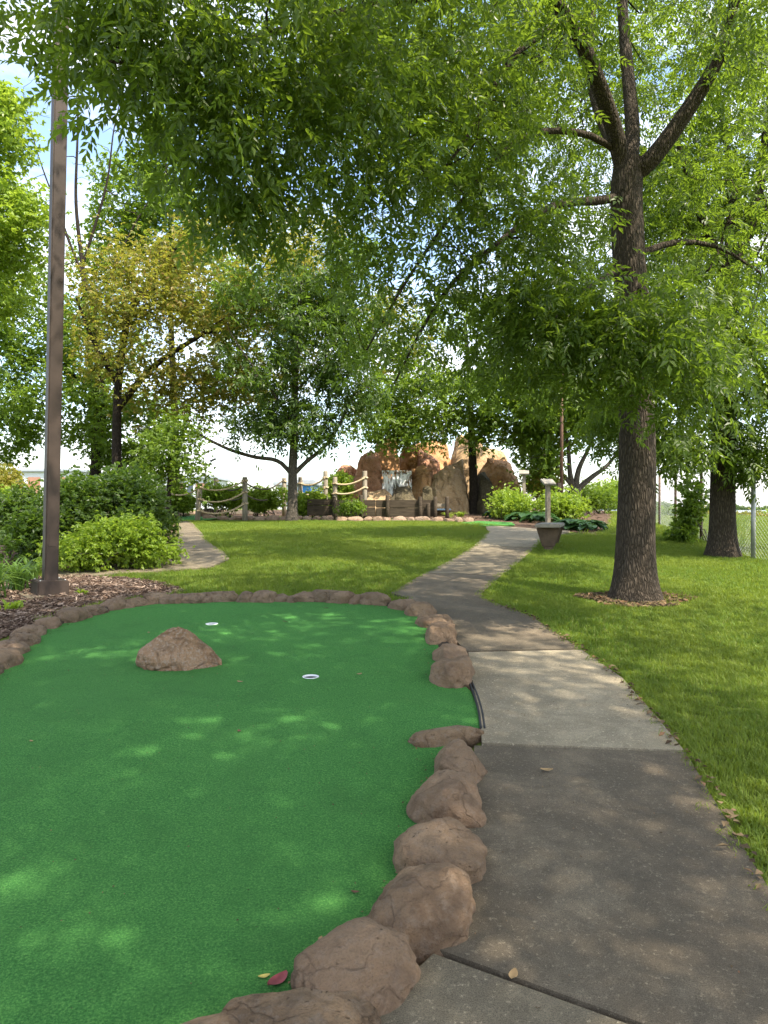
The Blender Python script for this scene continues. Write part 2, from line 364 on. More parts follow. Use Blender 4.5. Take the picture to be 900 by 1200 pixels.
def fill(poly, step, holes=()):                              # triangulated sheet with that outline
    poly = [Vector((p[0], p[1])) for p in poly]; b = []
    for i, p in enumerate(poly):
        q = poly[(i + 1) % len(poly)]; n = max(1, int((q - p).length / step))
        b += [p.lerp(q, k / n) for k in range(n)]
    A = np.array([tuple(p) for p in b]); lo, hi = A.min(0), A.max(0)
    X, Y = np.meshgrid(np.arange(lo[0], hi[0], step), np.arange(lo[1], hi[1], step)); X = X.ravel(); Y = Y.ravel()
    m = inside(A, X, Y); X, Y = X[m], Y[m]
    keep = np.array([np.min((A[:, 0] - x) ** 2 + (A[:, 1] - y) ** 2) > (step * .4) ** 2 for x, y in zip(X, Y)], bool) if len(X) else np.zeros(0, bool)
    vs_ = b + [Vector(p) for p in zip(X[keep], Y[keep])]
    e = [(i, (i + 1) % len(b)) for i in range(len(b))]
    for hx, hy, hr in holes:
        k0 = len(vs_); vs_ += [Vector((hx + hr * math.cos(q * math.pi / 16), hy + hr * math.sin(q * math.pi / 16))) for q in range(32)]; e += [(k0 + q, k0 + (q + 1) % 32) for q in range(32)]
    r = delaunay_2d_cdt(vs_, e, [], 1, 1e-5)
    V_ = np.array([tuple(v) for v in r[0]]); T_ = np.array([f for f in r[2] if len(f) == 3])
    for hx, hy, hr in holes:
        c_ = V_[T_].mean(1); T_ = T_[(c_[:, 0] - hx) ** 2 + (c_[:, 1] - hy) ** 2 > (hr * .98) ** 2]
    return V_, T_
def sheet(name, poly, step, dz, mat, zf=None, parent=None, kind='structure', holes=()):
    V2, T = fill(poly, step, holes); z = g(V2[:, 0], V2[:, 1]) + dz
    if zf is not None: z = z + zf(V2[:, 0], V2[:, 1])
    return link(name, tri_mesh(name, np.column_stack([V2, z]), T, True), mat, parent, None, kind)
rng = np.random.default_rng(7); random.seed(7)

# ------------------------------------------------------------------ ground, lake
def axis(lo, hi, fine, n):
    t = np.linspace(-1, 1, n); k = math.asinh(hi / fine); a = fine * np.sinh(k * t); return a
xs = np.unique(np.concatenate([np.arange(-16, 16.01, .25), np.array([-900, -500, -250, -130, -80, -55, -40, -30, -24, -20, 20, 24, 30, 40, 55, 80, 130, 250, 500, 900])]))
ys = np.unique(np.concatenate([np.arange(-12, 34, .25), np.array([-60, -40, -25, -18, 38, 44, 52, 62, 75, 90, 110, 140, 180, 240, 330, 450, 700, 1100, 1600, 2500])]))
X, Y = np.meshgrid(xs, ys); Z = g(X, Y)
_tp = [(at(*p)[0], at(*p)[1]) for p in [(-160, 930), (14, 764), (112, 718), (260, 703), (474, 714), (525, 773), (545, 850), (522, 955), (482, 1075), (200, 1290)]]
Z = Z - .16 * inside(_tp, X, Y)      # the green is a shallow tray
V = np.column_stack([X.ravel(), Y.ravel(), Z.ravel()]); nx, ny = len(xs), len(ys)
i, j = np.meshgrid(np.arange(nx - 1), np.arange(ny - 1)); a = (j * nx + i).ravel()
link('ground', tri_mesh('ground', V, np.stack([a, a + 1, a + nx + 1, a + nx], -1), True), 'ground', kind='structure')
lk = np.array([(40, 170), (900, 200), (1500, 2400), (-300, 2400), (60, 420)]); V2, T = fill(lk, 250)
zl = -1.2
link('lake', tri_mesh('lake', np.column_stack([V2, np.full(len(V2), zl)]), T, True), 'lake', kind='structure')

# ------------------------------------------------------------------ concrete path
pL = [(330, 1420), (440, 1200), (512, 1128), (558, 1010), (566, 900), (563, 850), (553, 800), (542, 760), (508, 727), (476, 703), (457, 698), (497, 675), (531, 657), (557, 640), (572, 624), (568, 617)]
pR = [(1400, 1800), (1010, 1200), (945, 1120), (888, 1035), (806, 893), (772, 850), (730, 801), (677, 762), (624, 727), (570, 706), (564, 699), (588, 677), (608, 662), (628, 643), (640, 630), (668, 624)]
def strip(name, L, Rr, dz, mat, parent, nacr=6, thick=.1, sub=4, skirt=True):
    def dense(q):
        q = [at(*p) for p in q]; return np.array(crom([np.array(p) for p in q], 10)) if False else np.vstack([np.linspace(q[k], q[k + 1], sub, endpoint=False) for k in range(len(q) - 1)] + [np.array([q[-1]])])
    A, B = dense(L), dense(Rr); n = len(A)
    t = np.linspace(0, 1, nacr + 1)
    XY = A[:, None, :2] * (1 - t[None, :, None]) + B[:, None, :2] * t[None, :, None]
    Zt = g(XY[..., 0], XY[..., 1]) + dz; m = nacr + 1
    V = np.dstack([XY, Zt]).reshape(-1, 3); a = (np.arange(n - 1)[:, None] * m + np.arange(nacr)[None, :]).ravel()
    Q = [np.stack([a, a + 1, a + m + 1, a + m], -1)]
    rim = list(range(m)) + [k * m + m - 1 for k in range(1, n)] + [(n - 1) * m + k for k in range(m - 2, -1, -1)] + [k * m for k in range(n - 2, 0, -1)]
    low = V[rim].copy(); low[:, 2] -= thick; b0 = len(V); V = np.vstack([V, low]); k = np.arange(len(rim)); rim = np.array(rim)
    Q.append(np.stack([rim[k], b0 + k, b0 + (k + 1) % len(rim), rim[(k + 1) % len(rim)]], -1))
    me = tri_mesh(name, V, np.vstack(Q), False)
    o = link(name, me, mat, parent)
    return o
path_poly = [at(*p)[:2] for p in pL] + [at(*p)[:2] for p in reversed(pR)]
path = sheet('path', path_poly, .3, .006, 'mulch')
def lerp2(p, q, t): return (p[0] + (q[0] - p[0]) * t, p[1] + (q[1] - p[1]) * t)
def slab(i0, i1, mat, a0=None, a1=None, gap=1.5):
    L = [list(p) for p in pL[i0:i1 + 1]]; Q = [list(p) for p in pR[i0:i1 + 1]]
    if a0: L[0], Q[0] = a0
    if a1: L[-1], Q[-1] = a1
    return strip('slab', [tuple(p) for p in L], [tuple(p) for p in Q], .035, mat, path)
strip('slab', [(330, 1420), (440, 1200), (508, 1133)], [(1400, 1800), (1230, 1600), (1094, 1351)], .035, 'mid_concrete', path, 8)
# second slab starts at the slanting joint
strip('slab', [(512, 1127), (530, 1060), (545, 980), (552, 930), (556, 882)], [(1100, 1345), (1010, 1195), (900, 1050), (842, 955), (804, 890)], .035, 'dark_concrete', path, 8)
strip('slab', [(565, 879), (563, 850), (553, 800), (549, 770)], [(802, 888), (772, 850), (730, 801), (682, 767)], .037, 'pale_concrete', path, 6)
strip('slab', [(546, 768), (510, 729), (478, 704), (458, 698), (497, 675)], [(679, 765), (624, 727), (570, 706), (564, 699), (588, 677)], .035, 'dark_concrete', path, 6)
strip('slab', [(497.6, 674.5), (531, 657), (555, 642)], [(588.5, 676.5), (608, 662), (627, 644)], .035, 'mid_concrete', path, 6)
strip('slab', [(556, 641.4), (572, 624), (568, 617)], [(628, 643.4), (640, 630), (668, 624)], .035, 'pale_concrete', path, 6)
# near right filler of the nearest slab row
strip('slab', [(724, 1211), (760, 1420)], [(1010, 1195), (1350, 1420)], .03, 'mid_concrete', path, 4) if False else None
lL = [(209, 612), (210, 628), (206, 646), (190, 657), (150, 666), (60, 672)]
lR = [(224, 612), (243, 636), (263, 649), (269, 657), (245, 667), (60, 680)]
lpath_poly = [at(*p)[:2] for p in lL] + [at(*p)[:2] for p in reversed(lR)]
lp = sheet('side_path', lpath_poly, .3, .006, 'mulch')
strip('slab', lL[:3], lR[:3], .03, 'mid_concrete', lp, 4)
def nud(q, r, t): return (q[0] + (r[0] - q[0]) * t, q[1] + (r[1] - q[1]) * t)
strip('slab', [nud(lL[2], lL[3], .02)] + lL[3:], [nud(lR[2], lR[3], .02)] + lR[3:], .03, 'mid_concrete', lp, 4)

# ------------------------------------------------------------------ putting green
bord = [(-420, 1300), (-160, 930), (-40, 815), (4, 779), (14, 764), (40, 744), (78, 729), (112, 718), (150, 711), (180, 706), (215, 703), (260, 702), (310, 703), (360, 704), (405, 706), (440, 708), (474, 714), (496, 722), (510, 736), (519, 752), (527, 773), (534, 797), (552, 815), (560, 836), (563, 858), (540, 872), (536, 905), (522, 955), (512, 1005), (482, 1075), (415, 1140), (330, 1195), (200, 1290), (60, 1420)]
turf_poly = [at(*p)[:2] for p in bord]
TX, TY = at(210, 775)[:2]
def turf_z(x, y):
    h = .05 * np.exp(-((x + 1.2) ** 2 / 1.1 + (y - 4.1) ** 2 / .5)) + .045 * np.exp(-((x + .35) ** 2 / .12 + (y - 3.3) ** 2 / .45)) + .05 * np.exp(-((x + 2.4) ** 2 / 1.5 + (y - 2.6) ** 2 / .6)) + .03 * np.exp(-((x - .1) ** 2 / .3 + (y - 6.4) ** 2 / .6))
    return h
def tg(x, y): return float(g(x, y)) + .022 + float(turf_z(x, y))

def turf_at(px, py):
    p = at(px, py)
    for _ in range(6):
        z = tg(p.x, p.y); d = (CAMZ - z) / ((py - HZ) / F); p = Vector(((px - CX) / F * d, d, z))
    return p

# ------------------------------------------------------------------ stones
_ico = {}
def ico(n):
    if n not in _ico:
        bm = bmesh.new(); bmesh.ops.create_icosphere(bm, subdivisions=n, radius=1)
        _ico[n] = (np.array([v.co[:] for v in bm.verts]), np.array([[v.index for v in f.verts] for f in bm.faces])); bm.free()
    return _ico[n]
def stone_mesh(size, seed, sub=4, p=3.1, amp=.10, crease=.5, flat=.5):
    V, T = ico(sub); V = V.copy(); r = random.Random(seed); off = Vector((r.uniform(-50, 50), r.uniform(-50, 50), r.uniform(-50, 50)))
    k = (np.abs(V) ** p).sum(1) ** (-1 / p); V = V * k[:, None]
    # a few planar cuts give worn facets
    for _ in range(9):
        nrm = np.array([r.gauss(0, 1), r.gauss(0, 1), abs(r.gauss(0, 1.0))]); nrm /= np.linalg.norm(nrm); dd = r.uniform(.66, .98)
        o = V @ nrm - dd; V = V - np.where(o > 0, o * .75, 0)[:, None] * nrm
    N = V / np.linalg.norm(V, axis=1)[:, None]; D = np.empty(len(V))
    for q in range(len(V)):
        v = Vector(V[q]) + off
        d = noise.noise(v * 1.3) * amp * 1.1 + noise.noise(v * 3.1) * amp * .75 + noise.noise(v * 7) * amp * .30 + noise.noise(v * 16) * amp * .16
        if crease:
            w_ = v * 1.15 + noise.noise_vector(v * 1.7) * .35
            f = noise.voronoi(w_)[0]; e = f[1] - f[0]
            d -= crease * amp * max(0, 1 - e / .09)
        D[q] = d
    V = V + N * D[:, None]
    return tri_mesh('stone', V * (np.asarray(size) / 2), T, True)
def stone(parent, p, size, rz, seed, mat, sub=4, amp=.10, crease=.6, tilt=0, sink=.32, name='stone', pw=3.1):
    o = link(name, stone_mesh(size, seed, sub, pw, amp, crease), mat, parent)
    o.location = (p[0], p[1], p[2] + size[2] * (.5 - sink)); o.rotation_euler = (random.uniform(-.06, .06) + tilt, random.uniform(-.05, .05), rz); return o

near = thing('stone_border', 'chunky brown rock border hugging the dark path slab, green on its other side', 'border', (0, 0, 0))
# px, py of the base centre, length across the border px, depth px, height m, direction
def heading(a, b):
    A, B = at(*a), at(*b); return math.atan2(B.y - A.y, B.x - A.x)
ns = [((526, 872), (505, 878), (560, 868), .245, .15, .12), ((541, 910), (541, 938), (541, 882), .20, .235, .17), ((525, 958), (522, 992), (530, 928), .215, .30, .18),
      ((517, 1012), (510, 1050), (525, 976), .21, .32, .185), ((488, 1088), (468, 1138), (508, 1040), .30, .33, .20), ((424, 1156), (376, 1196), (472, 1114), .34, .29, .17), ((338, 1236), (270, 1274), (406, 1200), .46, .30, .14), ((180, 1320), (90, 1390), (270, 1255), .5, .36, .2)]
for k, (c, a, b, ln, wd, ht) in enumerate(ns):
    p = at(*c); o_ = [(at(*ns[q][0]) - p).length for q in (k - 1, k + 1) if 0 <= q < len(ns)]; ln = max(ln, sum(o_) / len(o_)); stone(near, p, (ln * 1.12, wd * 1.08, ht * 1.22), heading(a, b), 100 + k, 'border_rock', 5, .075, .5, sink=.30)
farb = thing('stone_border', 'long curving brown rock border around the far rim of the green, beside the mulch bed', 'border', (0, 0, 0))
fs = [(531, 799, .30, .22), (527, 776, .30, .2), (517, 752, .30, .19), (508, 736, .27, .18), (493, 723, .26, .17), (472, 715, .3, .16), (440, 710, .36, .17), (420, 708, .2, .13), (402, 707, .26, .15)]
bl = [(382, 42, .14), (356, 34, .15), (330, 26, .12), (309, 28, .14), (288, 22, .13), (256, 50, .16), (228, 30, .15), (205, 32, .15)]
prev = None
seq = [(p[0], p[1], p[2], p[3]) for p in fs]
for px_, wpx, h_ in bl:
    d_ = at(px_, 706)[1]; seq.append((px_, 706 if px_ > 230 else 707, wpx * d_ / F * 1.15, h_))
seq += [(182, 708, .30, .15), (160, 711, .30, .15), (135, 715, .32, .16), (110, 721, .30, .15), (82, 729, .32, .16), (55, 737, .26, .15), (32, 747, .30, .17), (28, 757, .3, .15), (12, 768, .28, .16), (0, 782, .28, .16), (-24, 800, .32, .17), (-70, 838, .36, .17), (-115, 885, .36, .18), (-165, 935, .36, .18)]
for k, (px_, py_, ln, ht) in enumerate(seq):
    a = seq[max(0, k - 1)]; b = seq[min(len(seq) - 1, k + 1)]
    wd = .30 if k < 5 else .25
    o_ = [(at(*seq[q][:2]) - at(px_, py_)).length for q in (k - 1, k + 1) if 0 <= q < len(seq)]; ln = max(ln, sum(o_) / len(o_) * .92)
    rz = heading(a[:2], b[:2]) + random.uniform(-.24, .24)
    stone(farb, at(px_, py_), (ln * random.uniform(.92, 1.1), wd * random.uniform(.9, 1.25), ht * random.uniform(1.0, 1.5)), rz, 200 + k, 'border_rock' if k < 5 else 'dusk_rock', 4, .1, .7, sink=.32)
for root, chain in ((near, [n_[0] for n_ in ns[1:]]), (farb, [q[:2] for q in seq])):    # mortar bed that ties each border together
    pts = crom([np.array(at(*c)) + (0, 0, -.01) for c in chain], .1); tubeobj('mortar', pts, .07, 'mortar', root, 10)
# small wedges between the larger ones
for k in range(0, len(seq) - 1, 2):
    a, b = seq[k], seq[k + 1]; p = at((a[0] + b[0]) / 2, (a[1] + b[1]) / 2 + 1)
    stone(farb, p, (.15, .2, .12), random.uniform(0, 3), 300 + k, 'dusk_rock', 3, .1, .4, sink=.35, name='small_stone')

# rubber edging strip in the gap of the border
ge = thing('turf_edging', 'thin black double edging strip between green turf and pale slab', 'edging', (0, 0, 0))
for off in (0, .02):
    q = [at(550, 806), at(556, 822), at(561, 840), at(564, 862)]
    pts = crom([np.array((p.x + off, p.y, float(g(p.x, p.y)) + .034)) for p in q], .04); tubeobj('strip', pts, .007, 'black_rubber', ge, 6)

# the pyramid boulder on the green
def hull_rock(name, pts, mat, seed, cuts=4, amp=.03, smooth=2, parent=None, loc=(0, 0, 0), rz=0, fr=3.0):
    bm = bmesh.new()
    for p in pts: bm.verts.new(p)
    r = bmesh.ops.convex_hull(bm, input=bm.verts); bmesh.ops.delete(bm, geom=[v for v in bm.verts if not v.link_faces], context='VERTS')
    bmesh.ops.triangulate(bm, faces=bm.faces)
    for c in range(cuts):
        bmesh.ops.subdivide_edges(bm, edges=bm.edges, cuts=1, use_grid_fill=True)
        if c < smooth: bmesh.ops.smooth_vert(bm, verts=bm.verts, factor=.35, use_axis_x=True, use_axis_y=True, use_axis_z=True)
    bm.normal_update(); off = Vector((seed * 3.7, seed * 1.3, seed * 2.1))
    for v in bm.verts:
        q = v.co * fr + off
        w_ = q * .8 + noise.noise_vector(q * .8) * .4; f = noise.voronoi(w_)[0]
        v.co += v.normal * amp * (noise.noise(q) + .5 * noise.noise(q * 2.3) + .25 * noise.noise(q * 6) + .12 * noise.noise(q * 14) - .9 * max(0, 1 - (f[1] - f[0]) / .07))
    o = link(name, bm_mesh(name, bm, True), mat, parent, loc); o.rotation_euler.z = rz; return o
bp = turf_at(210, 780)
rk = hull_rock('boulder', [(-.33, -.02, -.05), (-.32, .05, .10), (-.22, -.14, -.05), (-.29, -.1, .12), (-.12, -.03, .255), (-.02, .02, .305), (.06, -.02, .275), (.14, .02, .20), (.33, .02, .03), (.34, -.02, -.05), (.12, -.16, -.05), (.06, -.14, .07), (-.2, .26, -.05), (.2, .26, -.05), (-.1, .24, .15), (-.16, -.16, .06)], 'brown_boulder', 3, 5, .013, 1, None, bp, 0, 6)
tag(rk, 'reddish brown pyramid-shaped boulder lying on the green turf', 'boulder')

# cups
turf = sheet('putting_green', turf_poly, .09, .022, 'turf', turf_z, holes=[(*turf_at(364, 793)[:2], .056), (*turf_at(248, 731)[:2], .056)])
def cup(px_, py_, label, rr=.056):
    p = turf_at(px_, py_); t = thing('golf_cup', label, 'golf cup', p, 0, 'cups in the putting green')
    a = np.linspace(0, 2 * math.pi, 33)[:-1]; bm = bmesh.new()
    prof = [(rr - .003, -.012), (rr - .003, .001), (rr - .001, .002), (rr + .001, .001), (rr + .001, -.03)]
    rings = [[bm.verts.new((q[0] * math.cos(x), q[0] * math.sin(x), q[1])) for x in a] for q in prof]
    for r0, r1 in zip(rings, rings[1:]):
        for k in range(32): bm.faces.new((r0[k], r0[(k + 1) % 32], r1[(k + 1) % 32], r1[k]))
    link('rim', bm_mesh('rim', bm, True), 'white_plastic', t)
    bm = bmesh.new(); top = [bm.verts.new(((rr - .004) * math.cos(x), (rr - .004) * math.sin(x), -.010)) for x in a]; bot = [bm.verts.new(((rr - .006) * math.cos(x), (rr - .006) * math.sin(x), -.11)) for x in a]
    for k in range(32): bm.faces.new((top[k], top[(k + 1) % 32], bot[(k + 1) % 32], bot[k]))
    bm.faces.new(bot)
    link('liner', bm_mesh('liner', bm), 'cup_inside_shade', t)  # inner cup wall, its shading put into the grey colour
cup(364, 793, 'white rimmed golf cup on open turf, farther from the boulder')
cup(248, 731, 'white rimmed golf cup lying behind the boulder near the stone rim')

# ------------------------------------------------------------------ beds
mulch_front = [(-120, 850), (-40, 790), (0, 750), (40, 732), (80, 718), (120, 709), (160, 703), (200, 699), (218, 694), (190, 684), (150, 679), (95, 676), (30, 678), (-40, 690), (-200, 740)]
mulch_shrub = [(-60, 668), (20, 668), (100, 673), (165, 668), (195, 656), (207, 645), (208, 625), (206, 611), (150, 606), (60, 608), (0, 612), (-80, 640)]
rear_bed = [(225, 603), (300, 605), (400, 606), (500, 609), (548, 612), (568, 616), (668, 623), (700, 628), (715, 617), (722, 604), (690, 596), (640, 594), (560, 597), (480, 598), (380, 598), (300, 598), (235, 598)]
beds = []
for nm, pl, m_ in (('mulch_bed', mulch_front, 'mulch'), ('shrub_bed', mulch_shrub, 'mulch'), ('rear_bed', rear_bed, 'mulch')):
    q = [at(*p)[:2] for p in pl]; beds.append(q); sheet(nm, q, .2, .010, m_)
ring = [(at(745, 703)[0] + (.50 + .1) * (1 + .15 * math.sin(3 * a) + .1 * math.sin(5 * a + 1)) * math.cos(a), at(745, 703)[1] - .05 + .45 * (1 + .12 * math.sin(2 * a)) * math.sin(a)) for a in np.linspace(0, 6.283, 25)[:-1]]
sheet('tree_ring', ring, .15, .008, 'mulch')
def chips(name, poly, n, size, mat, seed, dz=.012, parent=None):
    rg = np.random.default_rng(seed); A = np.array([tuple(p) for p in poly]); lo, hi = A.min(0), A.max(0); xs_, ys_ = [], []
    c = 0; PX = np.empty(0); PY = np.empty(0)
    while len(PX) < n:
        x = rg.uniform(lo[0], hi[0], n); y = rg.uniform(lo[1], hi[1], n); m = inside(A, x, y); PX = np.r_[PX, x[m]]; PY = np.r_[PY, y[m]]
    PX = PX[:n]; PY = PY[:n]
    L = size * rg.uniform(.5, 1.6, n); W = L * rg.uniform(.18, .45, n); a = rg.uniform(0, 6.28, n); tl = rg.normal(0, .25, n); rl = rg.normal(0, .4, n)
    u = np.stack([np.cos(a) * np.cos(tl), np.sin(a) * np.cos(tl), np.sin(tl)], -1); v = np.stack([-np.sin(a) * np.cos(rl), np.cos(a) * np.cos(rl), np.sin(rl)], -1)
    nr = np.cross(u, v); c0 = np.stack([PX, PY, g(PX, PY) + dz + rg.uniform(0, .02, n)], -1); th = .006
    q = np.stack([c0 + (sx * L)[:, None] * u * .5 + (sy * W)[:, None] * v * .5 * (1 if sx < 0 else .6) + nr * (th if k >= 4 else 0) for k, (sx, sy) in enumerate([(-1, -1), (1, -1), (1, 1), (-1, 1)] * 2)], 1).reshape(-1, 3)
    fq = np.array([(4, 5, 6, 7), (0, 1, 5, 4), (1, 2, 6, 5), (2, 3, 7, 6), (3, 0, 4, 7)]); Q = (np.arange(n)[:, None, None] * 8 + fq[None]).reshape(-1, 4)
    o = link(name, tri_mesh(name, q, Q, False), mat, parent, None, 'stuff'); return o
def stuff(o, label, cat): o['kind'] = 'stuff'; return tag(o, label, cat)
def islandmat(name, stops):
    t = NT(name); gm = t.n('NewGeometry'); M[name] = t.done(t.ramp(gm.outputs['Random Per Island'], stops), .9, None, .15)
islandmat('chip_mix', [(0, (.05, .03, .022)), (.4, (.11, .072, .05)), (.75, (.19, .135, .10)), (1, (.30, .23, .18))])
islandmat('litter_mix', [(0, (.05, .032, .02)), (.4, (.115, .08, .045)), (.75, (.21, .15, .08)), (1, (.22, .11, .06))])
stuff(chips('wood_chips', beds[0], 9000, .045, 'chip_mix', 1), 'brown wood chips covering the bed around the lamp post', 'wood chips')
stuff(chips('wood_chips', beds[1], 2500, .05, 'chip_mix', 2), 'dark wood chips under the leafy shrubs by the side path', 'wood chips')
stuff(chips('wood_chips', beds[2], 5000, .07, 'chip_mix', 3), 'wood chips in the bed before the waterfall', 'wood chips')
stuff(chips('bark_litter', ring, 1100, .06, 'litter_mix', 4), 'dry bark and leaf litter around the big trunk', 'leaf litter')
hillbed = [at(695, 604)[:2], at(718, 596)[:2], at(728, 612)[:2], at(700, 622)[:2]]

# ------------------------------------------------------------------ tree builder
def IB(px, py, d, rx, ry, rd, n): return (np.array(P(px, py, d)), np.array((rx * d / F, rd, ry * d / F)), n)
def WB(x, y, z, rx, ry, rz, n): return (np.array((x, y, z), float), np.array((rx, ry, rz), float), n)
def attract(blobs, rg, shell=.45):
    out = []
    for c, r, n in blobs:
        d = rg.normal(size=(n, 3)); d /= np.linalg.norm(d, axis=1)[:, None]; k = rg.uniform(shell ** 3, 1, n) ** (1 / 3)
        out.append(c + d * k[:, None] * r)
    return np.vstack(out)
class Skel:
    def __init__(s): s.p = []; s.par = []; s.r = []; s.limbs = []
    def limb(s, pts, r0, r1, step=.2, flare=0, base=None):
        q = crom(pts, step); L = np.r_[0, np.cumsum(np.linalg.norm(np.diff(q, axis=0), axis=1))]; f = L / L[-1]
        r = r0 + (r1 - r0) * f
        if flare: r = r + flare * np.exp(-(q[:, 2] - q[0, 2]) / .22)
        if s.p:
            A = np.array(s.p); par = int(np.argmin(((A - q[0]) ** 2).sum(1)))
        else: par = -1
        ids = []
        for k in range(len(q)):
            s.p.append(q[k]); s.par.append(par); s.r.append(r[k]); par = len(s.p) - 1; ids.append(par)
        s.limbs.append(ids)
def build_tree(name, label, base, limbs, blobs, leaf, bark, seed, flare=.1, twig=.004, droop=.25, group=None, lob=.06, leafs=True, min_w=None, shell=.45, step=.3, branch_name='branch'):
    rg = np.random.default_rng(seed); sk = Skel()
    for k, (pts, r0, r1) in enumerate(limbs):
        sk.limb([np.array(p) for p in pts], r0, r1, .12 if k == 0 else .18, flare if k == 0 else 0)
    nl = len(sk.p); A = attract(blobs, rg, shell)
    skip = 6 if nl > 30 else 2
    Nmax = nl + len(A) * 14; PP = np.empty((Nmax, 3)); PP[:nl] = sk.p; par = list(sk.par); cnt = nl
    dl = np.array([np.min(((PP[skip:nl] - a) ** 2).sum(1)) for a in A]); A = A[np.argsort(dl)]
    z0 = sk.limbs[0]; lowlim = int(len(z0) * .55); ban = np.zeros(Nmax); ban[:lowlim] = 1e3
    ends = []; chains = []
    for a in A:
        d2 = ((PP[:cnt] - a) ** 2).sum(1) + ban[:cnt]; j = int(np.argmin(d2)); dist = math.sqrt(d2[j]) if d2[j] < 900 else 3
        n = max(2, int(dist / step)); p0 = PP[j]; pj = par[j]
        t0 = p0 - PP[pj] if pj >= 0 else np.array((0, 0, 1.)); t0 = t0 / (np.linalg.norm(t0) + 1e-9)
        c1 = p0 + t0 * dist * .35 + rg.normal(0, .06, 3) * dist + np.array((0, 0, dist * droop * .5)); prv = j; ch = [j]
        for k in range(1, n + 1):
            t = k / n; q = (1 - t) ** 2 * p0 + 2 * t * (1 - t) * c1 + t * t * a + rg.normal(0, .025, 3) * min(dist, 1) * (t < 1)
            PP[cnt] = q; par.append(prv); prv = cnt; ch.append(cnt); cnt += 1
        ends.append(prv); chains.append(ch)
    PP = PP[:cnt]; wt = np.zeros(cnt)
    for e in ends: wt[e] += 1
    for k in range(cnt - 1, 0, -1):
        if par[k] >= 0: wt[par[k]] += wt[k]
    rad = twig * np.maximum(wt, 1) ** .48; rad[:nl] = sk.r
    for k in range(nl, cnt): rad[k] = min(rad[k], rad[par[k]] * .8)
    t = thing(name, label, 'tree', base, 0, group); inv = np.array(base)
    acc = Acc()
    for k, ids in enumerate(sk.limbs):
        pts = PP[ids]; rr = rad[ids]
        if par[ids[0]] >= 0: pts = np.vstack([PP[par[ids[0]]], pts]); rr = np.r_[rr[0], rr]
        if k == 0: pts = np.vstack([pts[0] - (0, 0, .15), pts]); rr = np.r_[rr[0] * 1.1, rr]
        acc.add(*sweep(pts - inv, rr, 28 if rr[0] > .12 else 10, seed + k, lob if rr[0] > .06 else .03))
    link('trunk', acc.mesh('trunk'), bark, t)
    acc = Acc()
    for ch in chains:
        rr = rad[ch].copy(); rr[0] = min(rr[0], rr[1] * 1.2); acc.add(*sweep(PP[ch] - inv, rr, 6 if rr[0] > .02 else 3, cap=False))
    link('twigs', acc.mesh('twigs'), bark, t, None, 'stuff')
    if leafs:
        seg = []; 
        for ch in chains:
            m = ch[-min(len(ch), leaf.get('span', 4)):]
            seg.append((PP[m[0]], PP[m[-1]]))
        S0 = np.array([s_[0] for s_ in seg]); S1 = np.array([s_[1] for s_ in seg]); n = leaf['n']; per = max(1, n // len(seg))
        idx = np.repeat(np.arange(len(seg)), per); f = rg.uniform(0, 1.08, len(idx)) ** .7
        pos = S0[idx] * (1 - f[:, None]) + S1[idx] * f[:, None] + rg.normal(0, leaf.get('spread', .1), (len(idx), 3))
        ax = rg.normal(0, 1, (len(idx), 3)); ax[:, 2] = ax[:, 2] * .5 - leaf.get('droop', .35)
        tw = S1[idx] - S0[idx]; tw /= np.linalg.norm(tw, axis=1)[:, None] + 1e-6; ax += tw * .5
        link('crown', leaf_cloud(pos - inv, ax, leaf, rg), leaf['mat'], t)
    return t
def leaflet(L, Wd, o, ang, droop, fold, rg):       # one pointed leaflet, folded along its midrib
    d = np.array((math.cos(ang) * math.cos(droop), math.sin(ang) * math.cos(droop), -math.sin(droop))); s_ = np.array((-math.sin(ang), math.cos(ang), 0)); nrm = np.cross(d, s_)
    b = np.array(o); m = b + d * L * .42
    return np.array([b, m + s_ * Wd / 2 + nrm * fold, b + d * L - nrm * L * .08, m - s_ * Wd / 2 + nrm * fold]), np.array([(0, 2, 1), (0, 3, 2)])
def tmpl(kind, rg):
    V, T, n = [], [], 0
    def put(v, t):
        nonlocal n; V.append(v); T.append(t + n); n += len(v)
    if kind == 'ash':
        for k, xx in enumerate((.07, .12, .17)):
            for s_ in (-1, 1):
                put(*leaflet(.088 * rg.uniform(.85, 1.15), .034 * rg.uniform(.9, 1.15), (xx, 0, -xx * xx * 1.2), s_ * rg.uniform(.7, 1.0), rg.uniform(.1, .6), .006, rg))
        put(*leaflet(.1, .038, (.2, 0, -.05), rg.uniform(-.15, .15), .35, .006, rg))
    elif kind == 'ash5':
        for xx in (.06, .13):
            for s_ in (-1, 1): put(*leaflet(.12, .046, (xx, 0, -xx * xx), s_ * rg.uniform(.7, 1.1), rg.uniform(.1, .6), .008, rg))
        put(*leaflet(.13, .05, (.17, 0, -.03), 0, .35, .008, rg))
    elif kind == 'spray':                           # a twiglet of three simple leaves
        for a_ in (-.9, 0, .9):
            put(*leaflet(.1, .055, (.02, 0, 0), a_ + rg.uniform(-.3, .3), rg.uniform(0, .6), .01, rg))
    else:
        put(*leaflet(.1, .062, (0, 0, 0), 0, .1, .01, rg))
    return np.vstack(V), np.vstack(T)
